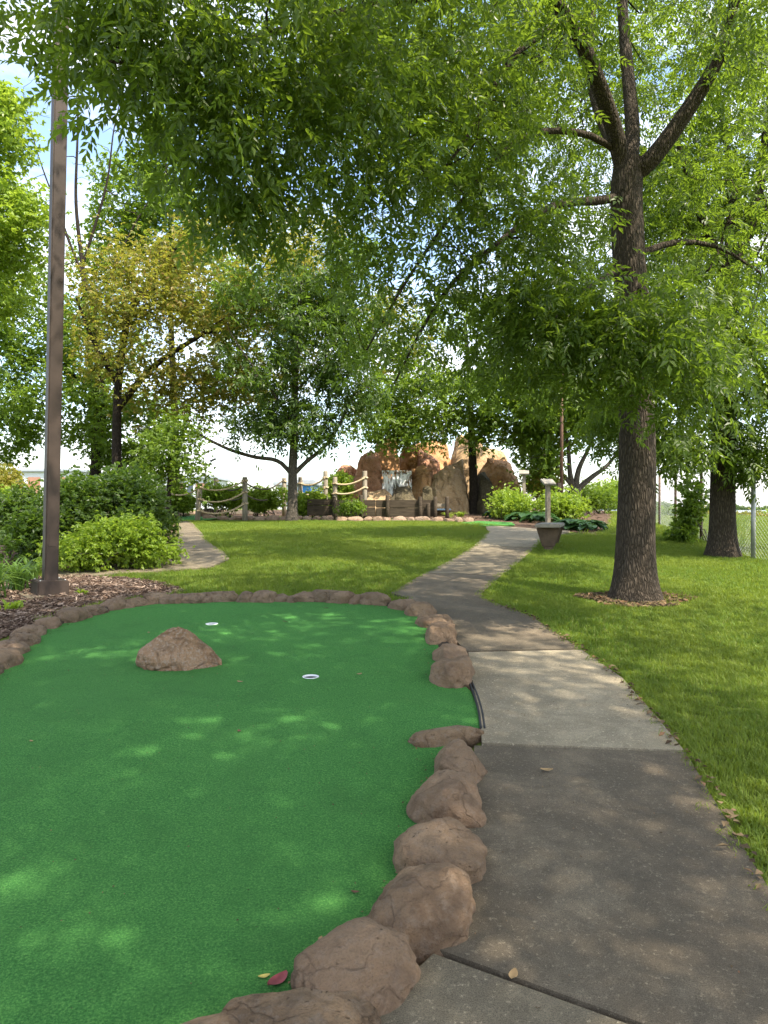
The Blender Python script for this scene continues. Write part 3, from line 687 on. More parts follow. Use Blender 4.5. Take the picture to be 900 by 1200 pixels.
def leaf_cloud(pos, ax, leaf, rg):
    n = len(pos); ax = ax / (np.linalg.norm(ax, axis=1)[:, None] + 1e-6)
    up = np.tile((0, 0, 1.), (n, 1)) + rg.normal(0, leaf.get('tumble', .45), (n, 3)); y = np.cross(up, ax); y /= np.linalg.norm(y, axis=1)[:, None] + 1e-6; z = np.cross(ax, y)
    sc = leaf.get('scale', 1) * rg.uniform(.7, 1.25, n); Vs, Ts, c = [], [], 0; which = rg.integers(0, 6, n)
    for k in range(6):
        V, T = tmpl(leaf['kind'], rg); m = which == k; q = int(m.sum())
        if not q: continue
        W = pos[m][:, None, :] + sc[m][:, None, None] * (V[None, :, 0:1] * ax[m][:, None] + V[None, :, 1:2] * y[m][:, None] + V[None, :, 2:3] * z[m][:, None])
        Vs.append(W.reshape(-1, 3)); Ts.append((T[None] + (np.arange(q) * len(V))[:, None, None]).reshape(-1, 3) + c); c += q * len(V)
    return tri_mesh('crown', np.vstack(Vs), np.vstack(Ts), False)

# --- the big ash in the lawn
b0 = at(745, 703); D = b0.y
def A(px, py, dd=0): return P(px, py, D + dd)
ash_limbs = [
    ([b0, A(745, 640), A(747, 550), A(745, 450), A(738, 330), A(733, 230), A(737, 190)], .205, .165),
    ([A(733, 215), A(722, 165, -.1), A(708, 120, -.3), A(682, 55, -.6), A(640, -10, -.9), A(560, -110, -1.2), A(470, -200, -1.6)], .10, .03),
    ([A(737, 200), A(740, 150, .2), A(732, 60, .4), A(728, -20, .5), A(740, -140, .6), A(720, -260, .3)], .088, .025),
    ([A(742, 205), A(765, 185, -.1), A(805, 130, -.2), A(840, 70, -.3), A(865, -20, -.5), A(900, -150, -.8)], .105, .03),
    ([A(728, 190), A(700, 130, .6), A(690, 60, 1.1), A(700, -60, 1.8), A(690, -150, 2.2)], .07, .02),
    ([A(725, 232), A(700, 236, -.2), A(655, 240, -.5), A(620, 258, -.8), A(580, 288, -1.1), A(530, 332, -1.3), A(495, 385, -1.4), A(462, 450, -1.4)], .05, .009),
    ([A(724, 180), A(690, 160, -.3), A(640, 155, -.6), A(605, 168, -.9), A(570, 200, -1.2), A(520, 265, -1.5), A(470, 340, -1.7), A(430, 410, -1.7)], .038, .008),
    ([A(660, 25, -.8), A(610, 60, -1.2), A(580, 100, -1.5), A(555, 150, -1.7), A(520, 200, -1.9)], .04, .012),
    ([A(640, -10, -.9), A(540, -5, -1.6), A(430, 10, -2.2), A(320, 40, -2.7), A(220, 70, -3.1), A(120, 75, -3.4)], .05, .01),
    ([A(560, -110, -1.2), A(440, -90, -2.2), A(330, -50, -2.9), A(200, -10, -3.5)], .04, .01),
    ([A(738, 310), A(700, 330, -.5), A(660, 360, -1.0), A(640, 390, -1.4)], .03, .01),
    ([A(742, 330), A(770, 360, -.6), A(790, 410, -1.1), A(790, 460, -1.4)], .03, .01),
    ([A(745, 300), A(790, 285, .2), A(840, 290, .3), A(890, 320, .3)], .045, .012),
    ([A(865, -20, -.5), A(700, -250, -2.5), A(500, -500, -3.8)], .05, .02),
    ([A(740, -140, .6), A(900, -300, -.5), A(1050, -420, -1.5)], .05, .02),
]
ash_blobs = [
    IB(105, 16, 4.7, 105, 26, .5, 30), IB(205, 90, 4.8, 85, 62, .6, 41), IB(270, 180, 4.9, 60, 60, .5, 30), IB(345, 60, 5.0, 120, 75, .8, 41), IB(300, 245, 5.1, 40, 26, .4, 10),
    IB(380, 170, 5.4, 85, 85, .8, 33), IB(470, 60, 5.8, 120, 85, .9, 43), IB(450, 240, 5.9, 75, 65, .7, 25), IB(540, 155, 6.3, 90, 95, .9, 44), IB(430, 340, 6.0, 50, 60, .5, 8), IB(510, 380, 6.4, 60, 70, .5, 9),
    IB(600, 50, 6.8, 110, 80, 1, 29), IB(600, 305, 6.6, 90, 70, .6, 40), IB(655, 372, 6.3, 95, 58, .5, 51), IB(740, 392, 6.1, 85, 40, .5, 46), IB(812, 455, 6.3, 45, 50, .4, 18), IB(600, 420, 6.8, 60, 50, .5, 15),
    IB(680, 210, 9.4, 110, 100, .8, 22), IB(790, 110, 9.0, 110, 110, .9, 27), IB(840, 250, 8.6, 80, 80, .8, 24), IB(870, 60, 7.6, 80, 90, .8, 21), IB(690, 50, 9.2, 110, 90, .9, 19), IB(845, 370, 8.5, 70, 60, .6, 19),
    WB(2.3, 8.2, 9.6, 4.2, 3.4, 2.1, 110), WB(-.4, 6.2, 8.2, 2.6, 2.6, 1.6, 80), WB(.8, 3.0, 7.6, 3.4, 2.4, 1.3, 330), WB(4.4, 3.6, 7.4, 3.0, 3.0, 1.5, 250), WB(2.6, 1.2, 8.0, 3.4, 1.6, 1.0, 240), WB(.6, 10.6, 8.8, 2.6, 1.9, 1.0, 130), WB(.6, 9.6, 7.4, 2.6, 1.5, .8, 170), WB(1.8, 12.4, 7.6, 2.2, 1.4, .8, 130), WB(-2.4, 4.4, 6.4, 2.0, 2.0, 1.0, 50), WB(3.0, 5.9, 6.4, 2.0, 1.2, .9, 40)]
ash = build_tree('ash_tree', 'thick straight furrowed ash trunk in a litter ring, its canopy overhanging the green', b0, ash_limbs, ash_blobs,
    dict(kind='ash', n=35500, mat='ash_leaf', spread=.19, droop=.5, scale=.82, span=6), 'ash_bark', 11, .10, .0042, .12, lob=.05)

bq = on(5.4, -2.6)
build_tree('ash_tree', 'ash tree standing outside the view whose canopy shades the near green', bq,
    [([bq, bq + Vector((.1, 0, 2)), bq + Vector((0, .1, 4.4))], .2, .15), ([bq + Vector((0, .1, 4.3)), bq + Vector((-1.6, .8, 6)), bq + Vector((-3.4, 1.6, 7.4))], .1, .03), ([bq + Vector((0, .1, 4.4)), bq + Vector((-.6, 1.8, 6.2)), bq + Vector((-1.4, 3.4, 7.6))], .1, .03), ([bq + Vector((0, .1, 4.3)), bq + Vector((.8, -1, 6.5))], .08, .03)],
    [WB(1.6, -1.2, 7.4, 3.2, 2.2, 1.2, 300), WB(4.6, -.6, 7.2, 2.6, 2.2, 1.4, 180), WB(2.6, .6, 8.4, 2.6, 1.6, .9, 170)],
    dict(kind='ash5', n=9000, mat='ash_leaf', spread=.2, droop=.45, scale=1.0, span=5), 'ash_bark', 10, .1, .005, .1)

# --- second ash by the fence
b1 = at(847, 652); D1 = b1.y
def B(px, py, dd=0): return P(px, py, D1 + dd)
build_tree('ash_tree', 'dark furrowed ash trunk close beside the wire fence', b1,
    [([b1, B(847, 600), B(848, 520), B(850, 400), B(852, 320)], .20, .16), ([B(852, 330), B(820, 250, -.4), B(790, 160, -.8)], .09, .03), ([B(852, 330), B(885, 240, .2), B(900, 120, .3), B(920, 0)], .1, .03), ([B(852, 325), B(855, 220, .8), B(840, 100, 1.2)], .09, .03), ([B(850, 400), B(810, 410, -.4), B(770, 450, -.8)], .04, .012), ([B(850, 420), B(890, 430, -.4), B(930, 470, -.7)], .04, .012)],
    [IB(800, 380, D1 - .5, 85, 80, 1, 110), IB(870, 440, D1 - .3, 80, 65, 1, 100), IB(790, 520, D1 - .6, 45, 30, .5, 36), IB(880, 530, D1 - .4, 45, 30, .5, 36), IB(730, 500, D1 + .8, 50, 45, .7, 45), IB(870, 200, D1, 120, 120, 1.5, 130), IB(800, 230, D1 + 1.5, 100, 90, 1, 80), IB(960, 330, D1, 90, 130, 1.5, 90), WB(7.2, 12.5, 8.2, 3, 3, 2, 110), IB(690, 290, D1 + 1.5, 110, 100, 1.2, 100), IB(620, 400, D1 + 2, 90, 60, 1, 60), IB(780, 60, D1 + 1, 120, 90, 1.2, 90)],
    dict(kind='ash', n=14000, mat='ash_leaf', spread=.14, droop=.45, scale=1.08), 'ash_bark', 12, .1, .0045, .1, lob=.05)

# --- slender ash on the lawn in front of the rope fence
b2 = at(342, 612); D2 = b2.y
def C(px, py, dd=0): return P(px, py, D2 + dd)
build_tree('ash_tree', 'slim grey ash with two low spreading limbs on the lawn', b2,
    [([b2, C(343, 580), C(343, 550), C(345, 510), C(346, 450), C(350, 380), C(352, 330)], .135, .05), ([C(342, 556), C(330, 543), C(318, 538), C(300, 536), (C(272, 528)), C(250, 518), C(225, 506), C(190, 503, .2), C(160, 503, .3)], .06, .018), ([C(344, 556), C(360, 540), C(378, 526), C(392, 508), C(402, 488), C(415, 460)], .065, .02), ([C(345, 500), C(320, 460, -.4), C(290, 420, -.7), C(270, 390, -.8)], .04, .012), ([C(346, 460), C(380, 420, .4), C(400, 370, .6)], .04, .012)],
    [IB(295, 440, D2 - .4, 50, 45, 1.2, 30), IB(350, 492, D2 - .3, 50, 28, 1.0, 55), IB(375, 390, D2, 60, 70, 1.4, 90), IB(330, 340, D2, 70, 50, 1.4, 46), IB(270, 350, D2 - .3, 36, 30, 1, 14), IB(418, 440, D2, 36, 50, 1, 50), IB(418, 330, D2, 40, 60, 1, 44), IB(300, 500, D2, 30, 18, .8, 14)],
    dict(kind='ash5', n=5400, mat='dark_leaf', spread=.2, droop=.6, scale=1.2), 'grey_bark', 13, .05, .0065, .05, lob=.04)

# --- maple before the waterfall rocks
b3 = at(555, 603); D3 = b3.y
def E(px, py, dd=0): return P(px, py, D3 + dd)
build_tree('maple_tree', 'dark maple trunk in the mulch before the orange rocks', b3,
    [([b3, E(555, 575), E(554, 540), E(552, 500), E(550, 450), E(545, 380)], .165, .06), ([E(553, 500), E(520, 470, -.5), E(480, 450, -.8)], .06, .02), ([E(553, 495), E(590, 465, -.3), E(625, 445, -.5)], .06, .02)],
    [IB(520, 470, D3 - 1, 80, 38, 1.5, 70), IB(450, 500, D3 - 1, 50, 24, 1.0, 34), IB(600, 475, D3 - 1, 70, 38, 1.4, 60), IB(640, 515, D3 - .5, 45, 26, 1, 30), IB(540, 410, D3, 110, 60, 1.8, 70), IB(500, 510, D3 - 1.4, 40, 10, .6, 10), IB(590, 512, D3 - 1.3, 50, 12, .6, 14)],
    dict(kind='spray', n=10000, mat='bright_leaf', spread=.22, droop=.3, scale=1.4), 'dark_bark', 14, .06, .007, .05)

# --- turning tree, left background
d4 = 20.5; b4 = on((136 - CX) / F * d4, d4)
def G_(px, py, dd=0): return P(px, py, d4 + dd)
build_tree('turning_tree', 'tree with yellow and orange turning leaves behind the slim ash', b4,
    [([b4, G_(137, 560), G_(137, 500), G_(140, 440), G_(150, 370)], .15, .09), ([G_(137, 480), G_(180, 430), G_(240, 390), G_(300, 350)], .11, .03), ([G_(139, 450), G_(110, 400), G_(90, 350)], .1, .03), ([G_(150, 370), G_(190, 310), G_(230, 270)], .09, .03), ([G_(240, 390), G_(340, 380, 2), G_(430, 400, 5), G_(480, 420, 7)], .06, .02)],
    [IB(200, 400, d4, 120, 90, 2.5, 200), IB(270, 320, d4, 110, 70, 2.2, 150), IB(345, 285, d4 + 5, 70, 40, 1.5, 90), IB(310, 410, d4 + 6, 70, 70, 1.5, 120), IB(150, 330, d4, 60, 55, 2, 60), IB(465, 420, d4 + 7, 60, 75, 1.5, 110), IB(480, 500, d4 + 7, 45, 30, 1, 30), IB(240, 460, d4, 80, 35, 1.5, 60), IB(400, 360, d4 + 5, 60, 50, 1.5, 60)],
    dict(kind='spray', n=27000, mat='autumn_leaf', spread=.26, droop=.25, scale=1.1), 'dark_bark', 15, .08, .008, .05)
# --- green tree beside it
d5 = 24.0; b5 = on((110 - CX) / F * d5, d5)
def H_(px, py, dd=0): return P(px, py, d5 + dd)
build_tree('shade_tree', 'green shade tree with low boughs behind the bronze lamp post', b5,
    [([b5, H_(111, 560), H_(118, 500), H_(116, 420), H_(108, 340)], .2, .1), ([H_(116, 480), H_(160, 470), H_(200, 480)], .07, .02), ([H_(116, 460), H_(70, 430), H_(20, 420)], .08, .02), ([H_(108, 350), H_(80, 280), H_(60, 240)], .06, .02)],
    [IB(60, 460, d5, 70, 60, 2, 120), IB(150, 500, d5, 65, 40, 1.6, 90), IB(30, 360, d5, 60, 60, 2, 90), IB(110, 400, d5 + .5, 60, 55, 1.8, 80), IB(0, 510, d5, 50, 30, 1.5, 46), IB(150, 545, d5 + .5, 45, 22, 1.2, 36), IB(-40, 430, d5, 60, 80, 2, 60)],
    dict(kind='spray', n=15000, mat='bright_leaf', spread=.22, droop=.3, scale=1.35), 'dark_bark', 16, .08, .007, .05)
# --- bright tree at the far left, trunk out of frame
d6 = 15.0; b6 = on((-75 - CX) / F * d6, d6)
def J_(px, py, dd=0): return P(px, py, d6 + dd)
build_tree('shade_tree', 'bright sunlit green tree beyond the lamp post, only its outer boughs showing', b6,
    [([b6, J_(-74, 500), J_(-70, 380), J_(-60, 250)], .18, .08), ([J_(-68, 330), J_(-30, 260), J_(10, 220)], .05, .015), ([J_(-60, 260), J_(-40, 180), J_(0, 130)], .05, .015)],
    [IB(5, 150, d6, 38, 40, 1, 60), IB(10, 260, d6, 45, 55, 1.2, 90), IB(-50, 220, d6, 60, 90, 1.5, 80), IB(0, 330, d6 + .5, 40, 40, 1, 45)],
    dict(kind='spray', n=7000, mat='lime_leaf', spread=.18, droop=.3, scale=1.1), 'dark_bark', 17, .07, .006, .05)
# --- bare tree
d7 = 27.0; b7 = on((112 - CX) / F * d7, d7)
def K_(px, py, dd=0): return P(px, py, d7 + dd)
build_tree('bare_tree', 'leafless dead tree with thin upright twigs against the blue sky', b7,
    [([b7, K_(110, 500), K_(104, 400), K_(98, 320), K_(90, 240), K_(92, 160), K_(94, 70)], .16, .012), ([K_(99, 330), K_(70, 250), K_(45, 180), K_(28, 110)], .05, .01), ([K_(98, 310), K_(125, 220), K_(135, 150), K_(150, 90)], .06, .01), ([K_(104, 390), K_(150, 280), K_(185, 220), K_(210, 170)], .05, .01)],
    [IB(60, 150, d7, 50, 90, .8, 26), IB(110, 130, d7, 50, 90, .8, 34), IB(160, 200, d7, 50, 60, .8, 30), IB(80, 250, d7, 60, 60, .8, 22)],
    {}, 'dark_bark', 18, .06, .009, .1, leafs=False, step=.25)
# --- light green background tree
d8 = 30.0; b8 = on((205 - CX) / F * d8, d8)
def L_(px, py, dd=0): return P(px, py, d8 + dd)
build_tree('background_tree', 'pale green airy tree rising behind the orange-leaved crown', b8,
    [([b8, L_(205, 500), L_(200, 350), L_(200, 250), L_(195, 190)], .2, .03)],
    [IB(200, 260, d8, 60, 50, 2, 90), IB(150, 230, d8, 40, 50, 1.6, 50), IB(250, 330, d8, 60, 60, 2, 70), IB(185, 180, d8, 28, 40, 1.2, 36), IB(125, 300, d8, 40, 50, 1.5, 50)],
    dict(kind='spray', n=9000, mat='bright_leaf', spread=.3, droop=.3, scale=1.7), 'dark_bark', 19, .08, .01, .05)
# --- young tree by the side path
d9 = 18.5; b9 = on((198 - CX) / F * d9, d9)
def N_(px, py, dd=0): return P(px, py, d9 + dd)
build_tree('young_tree', 'young lime green tree with thin trunk at the top of the side path', b9,
    [([b9, N_(198, 580), N_(199, 550), N_(202, 510)], .07, .03), ([N_(199, 555), N_(215, 545), N_(228, 548)], .02, .008)],
    [IB(200, 525, d9, 40, 26, .9, 70), IB(222, 555, d9 - .2, 16, 18, .5, 26), IB(178, 550, d9 - .2, 18, 18, .5, 24), IB(215, 500, d9, 30, 20, .7, 30)],
    dict(kind='spray', n=2000, mat='bright_leaf', spread=.2, droop=.3, scale=1.0), 'dark_bark', 20, .03, .006, .05)
# --- grey multi-stem tree right
d10 = 24.0; b10 = on((676 - CX) / F * d10, d10)
def O_(px, py, dd=0): return P(px, py, d10 + dd)
build_tree('spreading_tree', 'grey tree with several spreading low stems beyond the hostas', b10,
    [([b10, O_(674, 590), O_(674, 572)], .24, .2), ([O_(673, 575), O_(668, 555), O_(666, 525), O_(660, 490)], .10, .03), ([O_(674, 575), O_(678, 550), O_(690, 525), O_(700, 500)], .11, .03), ([O_(676, 574), O_(695, 558), O_(712, 545), O_(735, 515)], .10, .03), ([O_(674, 573), O_(655, 550), O_(640, 520)], .08, .03)],
    [IB(650, 470, d10, 60, 50, 2, 80), IB(710, 480, d10, 50, 40, 2, 60), IB(690, 430, d10, 70, 50, 2, 70), IB(632, 545, d10, 30, 20, 1, 24)],
    dict(kind='spray', n=7500, mat='bright_leaf', spread=.25, droop=.3, scale=1.5), 'grey_bark', 21, .06, .008, .05)

# ------------------------------------------------------------------ shrubs and plants
def bush(name, label, blobs, n, mat, seed, scale=.8, kind='spray', group=None, stems=7, cat='shrub', spread=.06, tum=.6):
    rg = np.random.default_rng(seed); c = np.mean([b[0] for b in blobs], 0); base = on(c[0], c[1]); t = thing(name, label, cat, base, 0, group); inv = np.array(base)
    nb = []
    for b in blobs:
        for _ in range(7):
            k_ = rg.uniform(.35, .68); dv = rg.normal(0, .42, 3) * b[1]; dv[2] = abs(dv[2]) * 1.1 - .15 * b[1][2]; nb.append((b[0] + dv, b[1] * k_, b[2] * k_ ** 2))
    blobs = nb
    A_ = attract([(b[0], b[1], max(30, int(n * b[2] / sum(q[2] for q in blobs)))) for b in blobs], rg, .5)
    gz = g(A_[:, 0], A_[:, 1]); A_[:, 2] = np.maximum(A_[:, 2], gz + .02 + rg.uniform(0, .06, len(A_)))
    ctr = np.concatenate([np.repeat(b[0][None], max(30, int(n * b[2] / sum(q[2] for q in blobs))), 0) for b in blobs])
    ax = (A_ - ctr); ax /= np.linalg.norm(ax, axis=1)[:, None] + 1e-6; ax = ax + rg.normal(0, .7, ax.shape)
    link('foliage', leaf_cloud(A_ + rg.normal(0, spread, A_.shape) - inv, ax, dict(kind=kind, scale=scale, tumble=tum), rg), mat, t)
    acc = Acc()
    for k in range(stems * 3):
        e = A_[rg.integers(len(A_))]; b = blobs[k % len(blobs)][0]; s_ = np.array(on(b[0] + rg.normal(0, .1), b[1] + rg.normal(0, .1), -.03)); m = (s_ + e) / 2 + rg.normal(0, .05, 3) + (0, 0, .1)
        acc.add(*sweep(crom([s_ - inv, m - inv, e - inv], .15), np.linspace(.012, .004, len(crom([s_, m, e], .15))), 4))
    link('stems' if False else 'stem', acc.mesh('stem'), 'stem', t); return t
d_ = at(140, 671).y
bush('low_shrub', 'low bright yellow-green shrub at the edge of the side path', [IB(135, 645, d_ + .2, 62, 30, .55, 10), IB(105, 650, d_ + .1, 40, 24, .4, 5), IB(175, 650, d_ + .3, 28, 22, .4, 4)], 5200, 'lime_leaf', 31, .62)
bush('dense_shrub', 'tall dark green shrub behind the bright low one', [IB(150, 590, d_ + 1.8, 55, 42, .8, 10), IB(180, 620, d_ + 1.4, 28, 30, .6, 5), IB(110, 605, d_ + 1.5, 40, 40, .7, 6)], 6500, 'dark_leaf', 32, .75)
bush('dense_shrub', 'deep green shrub crowding the left side of the lamp post', [IB(45, 625, d_ + .6, 42, 38, .6, 8), IB(25, 600, d_ + 1.4, 34, 30, .6, 5), IB(80, 600, d_ + 1.2, 30, 38, .6, 5)], 4600, 'dark_leaf', 33, .72)
bush('golden_shrub', 'golden yellow loose shrub beyond the deep green shrub', [IB(8, 575, 17, 24, 32, .8, 8), IB(-25, 570, 17, 40, 35, .8, 8)], 2200, 'gold_shrub_leaf', 34, .9)
bush('low_shrub', 'lime shrub under the golden yellow one', [IB(10, 605, 15, 28, 20, .6, 8)], 1300, 'lime_leaf', 35, .8)
# hedge bushes behind the rope fence
for k, (px_, py_, dd, rx, ry, lab) in enumerate([(212, 588, 22.5, 24, 14, 'lime hedge shrub by the leaning first rope post'), (262, 584, 23, 30, 15, 'lime hedge shrub between two wooden rope posts'), (312, 586, 22.5, 28, 17, 'lime hedge shrub left of the slim grey trunk'), (362, 590, 22, 24, 18, 'lime hedge shrub right of the slim grey trunk'), (396, 575, 24.5, 22, 26, 'tall lime shrub before the pinkish boulder')]):
    bush('hedge_shrub', lab, [IB(px_, py_, dd, rx, ry, .7, 8)], 2300, 'lime_leaf', 40 + k, .95, group='lime shrubs along the rope fence')
bush('low_shrub', 'small green clump at the foot of the timber wall', [IB(412, 598, 20.6, 17, 9, .35, 8)], 900, 'bright_leaf', 47, .6)
bush('sapling', 'leafy sapling growing at the foot of the fence', [IB(806, 615, 13.6, 11, 28, .3, 8), IB(812, 590, 13.6, 16, 22, .3, 4), IB(800, 632, 13.5, 10, 14, .25, 4)], 1300, 'bright_leaf', 48, .9, stems=4)
for k, (px_, py_, dd, rx, ry, m_, lab) in enumerate([(635, 570, 25, 28, 26, 'gold_shrub_leaf', 'golden shrub between the two sign posts'), (690, 585, 27, 30, 20, 'bright_leaf', 'green shrub under the spreading grey tree'), (725, 575, 30, 34, 24, 'lime_leaf', 'pale lime shrub behind the thick trunk'), (660, 592, 20, 26, 12, 'lime_leaf', 'low lime plant around the rusty brown pole'), (600, 590, 21, 18, 10, 'lime_leaf', 'low lime plant beside the maple')]):
    bush('garden_shrub', lab, [IB(px_, py_ + 3, dd, rx * .82, ry * .75, .8, 8)], 2200, m_, 50 + k, .9, spread=.16, tum=.9)
for k in range(5):
    px_ = (770, 790, 830, 870, 905)[k]
    bush('wild_shrub', ('scrubby bush beyond the brown fence posts', 'weedy bush behind the sapling by the fence', 'olive bush between second trunk and fence field', 'tan weedy clump past the grey fence post', 'weedy clump outside the wire mesh')[k], [IB(px_, 606 + (k % 2) * 4, 24 + k, 20, 9, 1, 8)], 1000, ('bright_leaf', 'lime_leaf', 'gold_shrub_leaf', 'gold_shrub_leaf', 'lime_leaf')[k], 60 + k, .9)

def strap_plant(name, label, p, n, L, seed, mat='strap_leaf', wd=.014, group=None, cat='plant'):
    rg = np.random.default_rng(seed); t = thing(name, label, cat, p, 0, group)
    for k in range(n):
        a = rg.uniform(0, 6.28); l = L * rg.uniform(.6, 1.1); lean = rg.uniform(.25, .8); m = 8; s_ = np.linspace(0, 1, m)
        r_ = l * (.12 * s_ + lean * .75 * s_ ** 2); z = l * (s_ * 1.15 - (.25 + lean * .75) * s_ ** 2.2); w_ = wd * np.sin(np.clip(s_ * 2.9 + .24, 0, math.pi)) ** .6 * rg.uniform(.7, 1.2)
        o0 = rg.normal(0, .05, 2); c = np.stack([o0[0] + r_ * math.cos(a), o0[1] + r_ * math.sin(a), z], -1); sd_ = np.array((-math.sin(a), math.cos(a), 0))
        V = np.concatenate([c - sd_ * w_[:, None], c + (0, 0, -.004), c + sd_ * w_[:, None]]); i_ = np.arange(m - 1)
        Q = np.vstack([np.stack([i_, i_ + 1, i_ + 1 + m, i_ + m], -1), np.stack([i_ + m, i_ + m + 1, i_ + 1 + 2 * m, i_ + 2 * m], -1)])
        link('leaf', tri_mesh('leaf', V, Q, True), mat, t)
    return t
for k, (px_, py_, n, L, lab) in enumerate([(20, 694, 60, .62, 'arching daylily clump beside the lamp post base'), (-10, 705, 60, .68, 'arching daylily clump farther from the lamp post, cut by the frame'), (36, 682, 40, .5, 'small daylily clump under the deep green shrub')]):
    strap_plant('daylily', lab, at(px_, py_), n, L, 70 + k)
strap_plant('weed', 'small broad-leaved weed in the wood chips by the daylilies', at(15, 716), 9, .22, 75, 'lime_leaf', .03)
strap_plant('weed', 'tiny green weed sprouting in wood chips right of the lamp post', at(98, 697), 10, .12, 76, 'lime_leaf', .016)
def hosta(label, p, n, L, seed):
    rg = np.random.default_rng(seed); t = thing('hosta', label, 'plant', p)
    s_ = np.linspace(0, 1, 6); wd = np.sin(np.clip(s_ ** .8 * 3.05 + .08, 0, math.pi)) * .42
    for k in range(n):
        a = rg.uniform(0, 6.28); ln = L * rg.uniform(.7, 1.15); r0 = rg.uniform(.05, .34); h = L * rg.uniform(.35, 1.0) * (1.1 - r0); dr = rg.uniform(.2, .9)
        r_ = r0 + ln * s_ * .9; z = h - ln * dr * .6 * s_ ** 2; c = np.stack([r_ * math.cos(a), r_ * math.sin(a), z], -1); sv = np.array((-math.sin(a), math.cos(a), 0)); w_ = (wd * ln)[:, None]
        V = np.concatenate([c - sv * w_ + (0, 0, .02), c, c + sv * w_ + (0, 0, .02)]); i_ = np.arange(5); m = 6
        Q = np.vstack([np.stack([i_, i_ + 1, i_ + 1 + m, i_ + m], -1), np.stack([i_ + m, i_ + m + 1, i_ + 1 + 2 * m, i_ + 2 * m], -1)])
        link('leaf', tri_mesh('leaf', V, Q, True), 'hosta_leaf', t)
hosta('dark hosta clump right beside the stone bench', at(672, 621), 80, .25, 80); hosta('dark hosta clump at the end of the path, right of the bench hosta', at(690, 622), 70, .23, 81)
hosta('dark hosta clump between maple trunk and bench', at(585, 607), 80, .28, 82); hosta('dark hosta clump behind the path end', at(612, 611), 75, .26, 83); hosta('small hosta clump behind the sign post', at(632, 613), 40, .3, 84)
for k, (px_, py_) in enumerate([(540, 606), (525, 607)]): strap_plant('ornamental_grass', 'low grassy tuft in the mulch at the foot of the maple' if k == 0 else 'low grassy tuft in the mulch by the timber wall end', at(px_, py_), 40, .3, 85 + k, 'lime_leaf')

# ------------------------------------------------------------------ lamp post
p = at(58, 697); t = thing('lamp_post', 'tall square bronze lamp post in the mulch bed', 'lamp post', p, R(38)); t.rotation_euler = (Matrix.Rotation(R(1.3), 3, 'Y') @ Matrix.Rotation(R(38), 3, 'Z')).to_euler()
boxobj('pole', (0, 0, 4.3), (.145, .145, 8.5), 'bronze_paint', t, 0, .012); boxobj('base_cover', (0, 0, .075), (.33, .33, .19), 'bronze_paint', t, 0, .01); boxobj('foundation', (0, 0, -.03), (.62, .62, .09), 'mid_concrete', t, 0, .02)
boxobj('lamp_head', (.35, 0, 8.5), (.7, .36, .14), 'bronze_paint', t, 0, .02); boxobj('access_cover', (0, -.0745, .62), (.075, .006, .14), 'bronze_paint', t, 0, .002)
for sx in (-1, 1):
    for sy in (-1, 1): tubeobj('bolt', [(sx * .13, sy * .13, .168), (sx * .13, sy * .13, .182)], .009, 'galvanized', t, 6)
# ------------------------------------------------------------------ bench
p = at(642, 646); t = thing('bench', 'brown concrete bench on wedge supports at the path edge', 'bench', p, R(-17))
boxobj('seat', (0, .6, .43), (.42, 1.4, .06), 'seat_concrete', t, 0, .012)
for yy in (.12, 1.12):
    bm = bmesh.new(); box(bm, Vector((0, 0, 0)), (.40, .15, .33), 0, .012, .5); sp = link('support', bm_mesh('support', bm), 'brown_concrete', t, (0, yy, .232)); boxobj('foot', (0, yy, .02), (.15, .11, .09), 'brown_concrete', t, 0, .006)
def sign_post(p, h, label, rz, mat):
    t = thing('sign_post', label, 'sign', p, rz)
    boxobj('post', (0, 0, h / 2 - .05), (.1, .1, h + .1), mat, t, 0, .008)
    o = boxobj('sign_board', (0, -.02, h + .06), (.30, .26, .05), 'seat_concrete', t, 0, .006); o.rotation_euler.x = R(28)
p = at(642, 618); sign_post(p, 50 * p.y / F, 'wooden post with slanted score board behind the bench', R(12), 'old_wood')
p = on((614 - CX) / F * 22.5, 22.5); sign_post(p, CAMZ + (HZ - 556) / F * 22.5 - p.z, 'wooden post with slanted board in front of the golden shrub', R(-10), 'old_wood')
p = on((658 - CX) / F * 22, 22); t = thing('pole', 'thin rusty brown pole in the planting near the spreading tree', 'pole', p); tubeobj('shaft', [(0, 0, -.1), (0, 0, 5.5)], .05, 'rust_post', t, 10); boxobj('base_cover', (0, 0, .06), (.3, .3, .12), 'bronze_paint', t); boxobj('control_box', (-.09, -.08, .95), (.12, .1, .22), 'bronze_paint', t)

